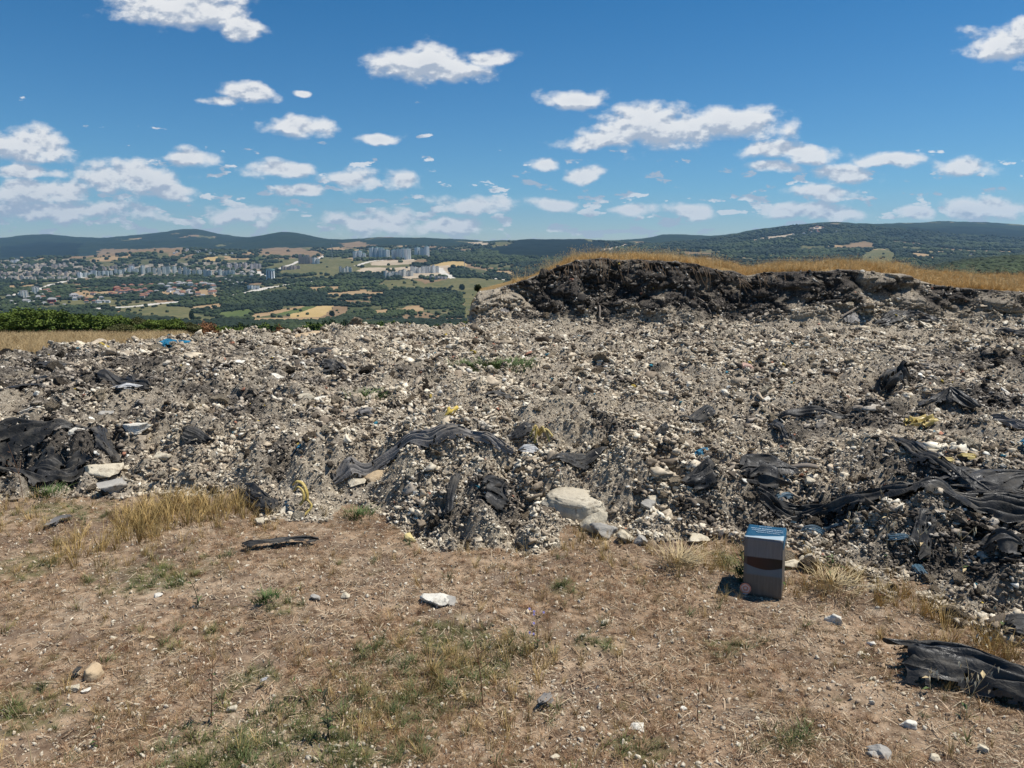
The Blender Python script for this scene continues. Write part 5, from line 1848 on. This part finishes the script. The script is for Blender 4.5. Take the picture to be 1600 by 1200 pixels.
# ------------------------------------------------------------------ the carton
bx, by, bz = hit(1161, 926)
bz = Hz(bx + .09, by + .03)
box = empty('carton', (bx, by, bz - .004), R(-24))
tag(box, 'upright printed carton with blue lid and dark picture standing on the dirt', 'box')
box.rotation_euler = (R(-2.5), R(-2), R(-24))
BW, BD, BH = 0.172, 0.185, 0.285


def print_mat(name, fn, rough=.45):
    m, n, b = mat_new(name, rough, .4)
    tcn = n.add('ShaderNodeTexCoord')
    sp = n.add('ShaderNodeSeparateXYZ')
    n.l.new(tcn.outputs['Object'], sp.inputs[0])
    n.l.new(fn(n, sp.outputs, tcn.outputs['Object']), b.inputs['Base Color'])
    return m


def front_print(n, s, P):
    u = n.math('DIVIDE', s[0], BW)                      # 0..1 across
    v = n.math('DIVIDE', s[2], BH)                      # 0..1 up
    st_ = n.add('ShaderNodeMapping')
    n.l.new(P, st_.inputs[0])
    st_.inputs['Scale'].default_value = (60, 1, 5)
    grain = n.noise(st_.outputs[0], 2.0, 4, .6)
    wood = n.mix(grain, (0.105, 0.102, 0.102), (0.24, 0.232, 0.228))
    low = n.mix(grain, (0.075, 0.064, 0.052), (0.19, 0.165, 0.135))
    mid = n.mix(n.noise(P, 20, 3, .6), (0.09, 0.12, 0.145), (0.15, 0.175, 0.19))
    bowl = n.mix(n.mapr(u, .25, .85), (0.040, 0.013, 0.012), (0.010, 0.008, 0.009))
    cu = n.math('SUBTRACT', u, .55)
    curve = n.math('MULTIPLY', n.math('MULTIPLY', cu, cu), .30)
    c = n.mix(n.mapr(v, .355, .385), low, mid)
    bot = n.math('SUBTRACT', v, n.math('ADD', .465, curve))
    c = n.mix(n.mapr(bot, 0, .012), c, bowl)
    c = n.mix(n.mapr(v, .665, .68), c, wood)
    c = n.mix(n.mapr(n.noise(P, 45, 4, .7), .62, .72, 0, .35), c, (0.25, 0.20, 0.15))
    side = n.mapr(u, .085, .095, 1, 0)
    c = n.mix(n.math('MULTIPLY', side, .45), c, (0.12, 0.10, 0.08))
    return c


def lid_print(n, s, P):
    v = n.math('DIVIDE', s[1], BD)
    u = n.math('DIVIDE', s[0], BW)
    edge = n.math('ADD', .10, n.math('MULTIPLY', n.math('MULTIPLY', u, u), .24))
    blue = n.mix(n.noise(P, 14, 3, .6), (0.008, 0.055, 0.105), (0.014, 0.085, 0.15))
    return n.mix(n.mapr(n.math('SUBTRACT', v, edge), 0, .015), (0.36, 0.45, 0.49), blue)


m_front, m_lid = print_mat('carton_front_print', front_print), print_mat('carton_lid_print', lid_print)
m_side = m_simple('carton_side', (0.13, 0.11, 0.09), .6, .3, .25, 12, .1)
vv, ff = [], []
boxv(0, BW, 0.003, BD, 0, BH - .004, vv, ff)
mesh_obj('carton_body', vv, ff, m_side, box, False)


def bent_panel(name, mat, o0, du, dv, nrm, nu=14, nv=20, amp=.0018, th=.0018):
    """a printed board, slightly buckled, with thickness; its print is read in its own space"""
    o0, du, dv, nrm = (np.array(q, float) for q in (o0, du, dv, nrm))
    g = [(i / nu, j / nv) for j in range(nv + 1) for i in range(nu + 1)]
    top = [o0 + du * a + dv * b_ + nrm * (th + amp * float(perlin(np.array(a * 2.2 + 3), np.array(b_ * 2.6 + 1), 231))) for a, b_ in g]
    bot = [o0 + du * a + dv * b_ for a, b_ in g]
    n_ = len(g)
    ff = []
    for j in range(nv):
        for i in range(nu):
            a = j * (nu + 1) + i
            ff.append((a, a + 1, a + nu + 2, a + nu + 1))
    rim = [i for i in range(nu + 1)] + [j * (nu + 1) + nu for j in range(1, nv + 1)] + [nv * (nu + 1) + i for i in range(nu - 1, -1, -1)] + [j * (nu + 1) for j in range(nv - 1, 0, -1)]
    for k in range(len(rim)):
        a, b_ = rim[k], rim[(k + 1) % len(rim)]
        ff.append((b_, a, a + n_, b_ + n_))
    return mesh_obj(name, top + bot, ff, mat, box, True)


bent_panel('front_panel', m_front, (0, 0, 0), (BW, 0, 0), (0, 0, BH), (0, -1, 0), amp=.006)
bent_panel('lid', m_lid, (0, 0, BH - .003), (BW, 0, 0), (0, BD, .004), (0, 0, 1), amp=.005)
vv, ff = [], []
boxv(BW + .0005, BW + .003, 0.0, BD, BH - .045, BH - .001, vv, ff)
mesh_obj('side_flap', vv, ff, m_simple('carton_blue', (0.02, 0.12, 0.21), .45, .4, .2, 12, .05), box, False)
ink = m_simple('white_print', (0.45, 0.54, 0.60), .6, .2, .05, 5, 0)
# four lines of small white print on the lid: short strokes of uneven length like the words in the photograph
for li, (v0, u0, u1, hgt_) in enumerate(((.86, .30, .62, .010), (.66, .10, .93, .013), (.52, .14, .95, .012), (.38, .26, .90, .010))):
    vv, ff = [], []
    u_ = u0
    r_ = random.Random(40 + li)
    while u_ < u1:
        cw = r_.uniform(.012, .022)
        for q in range(2):
            z0 = (r_.choice((0, .3)) if q else 0)
            boxv(BW * (u_ + q * cw * .5), BW * (u_ + q * cw * .5 + cw * .26), BD * v0 + hgt_ * z0, BD * v0 + hgt_ * r_.choice((.7, 1.0)), 0, .0006, vv, ff)
        if r_.random() < .75:
            yb_ = BD * v0 + hgt_ * r_.choice((0, .42, .8))
            boxv(BW * u_, BW * (u_ + cw * .75), yb_, yb_ + hgt_ * .2, 0, .0006, vv, ff)
        u_ += cw * 1.25 + (cw if r_.random() < .18 else 0)
    mesh_obj('print_line', vv, ff, ink, box, False, loc=(0, 0, BH + .0042))
# the round coral emblem at the lower left corner of the front
em = empty('emblem', (0, 0, 0))
em.parent = box
coral = m_simple('emblem_coral', (0.80, 0.30, 0.19), .5, .3, .25, 60, .1, .001)
coral2 = m_simple('emblem_pale', (0.88, 0.62, 0.50), .5, .3, .15, 60, .1, .001)


def disc(r, y0, mat, name, cx, cz, seg=26, wob=0.0):
    vv = [(cx + r * (1 + wob * math.sin(5 * 2 * math.pi * k / seg)) * math.cos(2 * math.pi * k / seg), y0, cz + r * (1 + wob * math.sin(5 * 2 * math.pi * k / seg)) * math.sin(2 * math.pi * k / seg)) for k in range(seg)]
    return mesh_obj(name, vv, [tuple(range(seg))], mat, em, False)


disc(.026, -.0105, coral, 'emblem_disc', .012, .034)
disc(.019, -.0109, coral2, 'emblem_ring', .012, .035, wob=.06)
disc(.013, -.0113, coral, 'emblem_ring', .012, .035, wob=.10)
disc(.006, -.0117, coral2, 'emblem_centre', .012, .036)
vv, ff = [], []
for k in range(6):
    boxv(.001 + k * .004, .0038 + k * .004, -.0113, -.0109, .006, .010, vv, ff)
mesh_obj('print_line', vv, ff, ink, em, False)

# ------------------------------------------------------------------ weeds and stalks
G1 = m_simple('weed_green', (0.10, 0.14, 0.045), .7, .25, .3, 30)
G2 = m_simple('weed_dark', (0.045, 0.05, 0.028), .8, .2, .3, 30)
G3 = m_simple('stalk_straw', (0.55, 0.43, 0.24), .8, .2, .2, 30)
G4 = m_simple('stalk_brown', (0.18, 0.10, 0.055), .8, .2, .2, 30)
G5 = m_simple('flower_violet', (0.26, 0.24, 0.50), .7, .2, .2, 40)
G6 = m_simple('seed_husk', (0.66, 0.58, 0.40), .7, .2, .2, 40)


def tube(pts, r0, r1, mat, name, parent):
    Cc = catmull(pts, 12)
    T_ = np.gradient(Cc, axis=0)
    T_ /= np.linalg.norm(T_, axis=1)[:, None] + 1e-9
    A_ = np.cross(T_, [.3, 1, .2])
    A_ /= np.linalg.norm(A_, axis=1)[:, None]
    B_ = np.cross(T_, A_)
    n_, sg = len(Cc), 5
    vv = []
    for k in range(n_):
        r = r0 + (r1 - r0) * k / (n_ - 1)
        for q in range(sg):
            a = 2 * math.pi * q / sg
            vv.append(Cc[k] + (A_[k] * math.cos(a) + B_[k] * math.sin(a)) * r)
    ff = [(k * sg + q, k * sg + (q + 1) % sg, (k + 1) * sg + (q + 1) % sg, (k + 1) * sg + q) for k in range(n_ - 1) for q in range(sg)]
    mesh_obj(name, vv, ff, mat, parent)
    return Cc


def leaf(p, d, l, wd, mat, name, parent):
    d = np.array(d, float)
    d /= np.linalg.norm(d)
    sd = np.cross(d, [0, 0, 1.0])
    sd /= np.linalg.norm(sd) + 1e-9
    p = np.array(p, float)
    upv = np.array([0, 0, 1.0])
    vv = [p, p + d * l * .4 + sd * wd + upv * l * .08, p + d * l * .4 - upv * l * .0, p + d * l * .4 - sd * wd + upv * l * .08, p + d * l - upv * l * .15]
    return mesh_obj(name, vv, [(0, 2, 1), (0, 3, 2), (1, 2, 4), (2, 3, 4)], mat, parent, False)


def weed(px, py, tpx, tpy, mat, label, cat='weed', name='weed', leaves=6, ll=.03, branches=0, heads=0, hmat=None, r=.0022, headsize=.008):
    x, y, z = hit(px, py)
    k = mpp(y) * 1.04
    root = empty(name, (x, y, z - .005))
    tag(root, label, cat)
    dx, dz = (tpx - px) * k, (py - tpy) * k
    top = (dx, random.uniform(-.02, .02), dz)
    C_ = tube([(0, 0, 0), (dx * .35, .01, dz * .5), top], r, r * .4, mat, 'stem', root)
    ends = [C_[-1]]
    for b_ in range(branches):
        q = C_[random.randint(4, 9)]
        a = random.uniform(0, 6.28)
        e = (q[0] + math.cos(a) * dz * .22, q[1] + math.sin(a) * dz * .22, q[2] + dz * random.uniform(.15, .4))
        tube([q, ((q[0] + e[0]) / 2 + .004, (q[1] + e[1]) / 2, (q[2] + e[2]) / 2), e], r * .6, r * .3, mat, 'branch', root)
        ends.append(np.array(e))
    for q in range(leaves):
        c_ = C_[random.randint(1, 9)] if q % 2 else C_[random.randint(0, 3)]
        a = random.uniform(0, 6.28)
        leaf(c_, (math.cos(a), math.sin(a), random.uniform(.1, .8)), ll * random.uniform(.6, 1.3), ll * .16, mat if q % 3 else G1, 'leaf', root)
    for q in range(heads):
        e = ends[q % len(ends)]
        o_ = np.array([random.uniform(-.012, .012), random.uniform(-.012, .012), random.uniform(-.03, .01)])
        if hmat is G5:
            for s_ in range(6):
                a = s_ * math.pi / 3
                leaf(e + o_, (math.cos(a), math.sin(a) - .5, .6 * math.sin(a) + .3), headsize, headsize * .38, hmat, 'petal', root)
        else:
            leaf(e + o_, (random.uniform(-.4, .4), random.uniform(-.4, .4), -1), headsize, headsize * .2, hmat, 'seed_husk', root)
    return root


weed(311, 950, 293, 885, G2, 'leaning dark weed with small leaves on the left dirt', leaves=14, ll=.035, branches=2)
weed(514, 1160, 505, 1050, G2, 'tall dark weed with reddish leaves near the bottom left of centre', leaves=18, ll=.035, branches=4)
weed(840, 1015, 838, 952, G2, 'chicory with violet flowers near the bottom middle', 'flower', 'flowering_weed', 8, .03, 5, 7, G5, .0018, .007)
weed(1298, 908, 1300, 858, G1, 'bushy green weed right of the box', leaves=34, ll=.035, branches=6)
weed(1160, 912, 1156, 850, G1, 'leafy green weed growing against the left side of the box', leaves=36, ll=.035, branches=5)
weed(1506, 1122, 1548, 1022, G3, 'wild oat stalk in front of the black tarp, leaning right', 'grass stalk', 'grass_stalk', 2, .05, 3, 9, G6, .0013, .022)
weed(1500, 1120, 1512, 1030, G3, 'straight wild oat stalk in front of the black tarp', 'grass stalk', 'grass_stalk', 1, .05, 2, 6, G6, .0012, .022)
weed(1455, 1085, 1448, 1035, G3, 'short wild oat stalk at the left part of the tarp', 'grass stalk', 'grass_stalk', 2, .04, 3, 8, G6, .0012, .02)
weed(1566, 1000, 1568, 925, G3, 'tall straw stalk by the small black bundle', 'grass stalk', 'grass_stalk', 2, .05, 2, 8, G6, .0013, .02)
weed(1540, 1030, 1530, 985, G3, 'pale wild oat above the black tarp', 'grass stalk', 'grass_stalk', 2, .05, 4, 12, G6, .0012, .02)
weed(50, 1195, 32, 1074, G3, 'pale dry stalk standing at the lower left corner', 'grass stalk', 'grass_stalk', 0, .04, 0, 2, G6, .0016, .01)
weed(140, 1165, 226, 1068, G3, 'long pale stalk leaning far to the right at the lower left', 'grass stalk', 'grass_stalk', 0, .04, 1, 2, G6, .0014, .01)
weed(30, 1215, -2, 1140, G3, 'bent pale stalk cut by the left edge', 'grass stalk', 'grass_stalk', 0, .04, 0, 1, G6, .0016, .01)
weed(115, 1195, 112, 1160, G3, 'short pale stalk near the bottom left', 'grass stalk', 'grass_stalk', 0, .04, 0, 1, G6, .0012, .01)
weed(155, 1170, 140, 1120, G4, 'brown dead weed with drooping leaves at the lower left', leaves=8, ll=.03)
weed(330, 1130, 340, 1010, G4, 'tall reddish brown weed at the left', leaves=16, ll=.03, branches=5)
weed(585, 1030, 560, 945, G4, 'leaning thin brown weed left of the flat white slab', leaves=16, ll=.018, branches=2)
weed(478, 1095, 440, 1040, G4, 'dark brown weed bending left near the bottom', leaves=14, ll=.02)
weed(1090, 1125, 1092, 1060, G4, 'thin upright brown weed right of the bottom middle', leaves=8, ll=.018)
weed(992, 1075, 980, 1045, G4, 'small bent brown twig on the dirt', leaves=3, ll=.02)
weed(1186, 925, 1188, 870, G3, 'pale seed stalk standing in front of the box', 'grass stalk', 'grass_stalk', 1, .04, 1, 6, G6, .0010, .016)
weed(1225, 930, 1240, 880, G3, 'thin straw at the right side of the box', 'grass stalk', 'grass_stalk', 1, .04, 1, 3, G6, .0010, .014)
weed(1440, 870, 1432, 800, G3, 'wild oat in front of the long black tarp, left one', 'grass stalk', 'grass_stalk', 2, .05, 4, 10, G6, .0014, .022)
weed(1385, 868, 1382, 770, G3, 'wild oat reaching up over the long black tarp', 'grass stalk', 'grass_stalk', 2, .05, 4, 10, G6, .0014, .022)
weed(1505, 900, 1490, 815, G3, 'wild oats below the long black tarp, right one', 'grass stalk', 'grass_stalk', 2, .05, 5, 14, G6, .0014, .022)
weed(1325, 890, 1318, 790, G3, 'tall wild oat right of the bushy green weed', 'grass stalk', 'grass_stalk', 2, .05, 4, 10, G6, .0014, .022)
weed(35, 770, 22, 680, G4, 'bare thin twig in front of the left black tarp', leaves=2, ll=.03, branches=3)
weed(1420, 1165, 1400, 1158, G3, 'pale dry straw lying near the bottom right', 'grass stalk', 'grass_stalk', 0, .04, 0, 0, None, .0018)
weed(755, 1105, 738, 960, G4, 'very thin tall reddish stalk in the bottom middle', leaves=6, ll=.02, branches=4)
weed(683, 1010, 685, 960, G3, 'thin straw stalk below the flat white slab', 'grass stalk', 'grass_stalk', 1, .03, 1, 3, G6, .0011, .014)


# green plants on the rubble
def clump(px, py, r_, hgt_, nb, mat, label, wdt=.006):
    x, y, z = hit(px, py)
    root = empty('grass_clump', (x, y, z + .03))
    tag(root, label, 'grass clump')
    vv, ff = tuft(nb, hgt_ * .4, hgt_, r_, 1.1, wdt)
    tag(mesh_obj('blades', vv, ff, mat, root, False), kind='stuff')


clump(778, 574, .42, .15, 420, G1, 'green grass clump on the far middle rubble', .008)
clump(735, 573, .40, .11, 320, G1, 'low green growth left of the green clump', .008)
clump(572, 618, .18, .11, 160, G1, 'faint green tuft on the left middle rubble', .006)
clump(1168, 905, .07, .13, 120, G1, 'green grass at the left foot of the box', .003)
clump(415, 948, .06, .05, 150, G1, 'small bright green tuft on the left dirt', .003)
clump(1060, 890, .10, .14, 160, G3, 'pale dry grass tuft left of the box', .003)
clump(560, 812, .10, .06, 160, G1, 'green grass at the foot of the rubble by the yellow strap', .003)
clump(1300, 925, .14, .10, 220, G3, 'dry grass tuft at the foot of the bushy weed', .003)
clump(75, 778, .12, .07, 160, G1, 'green grass under the left tarp', .003)
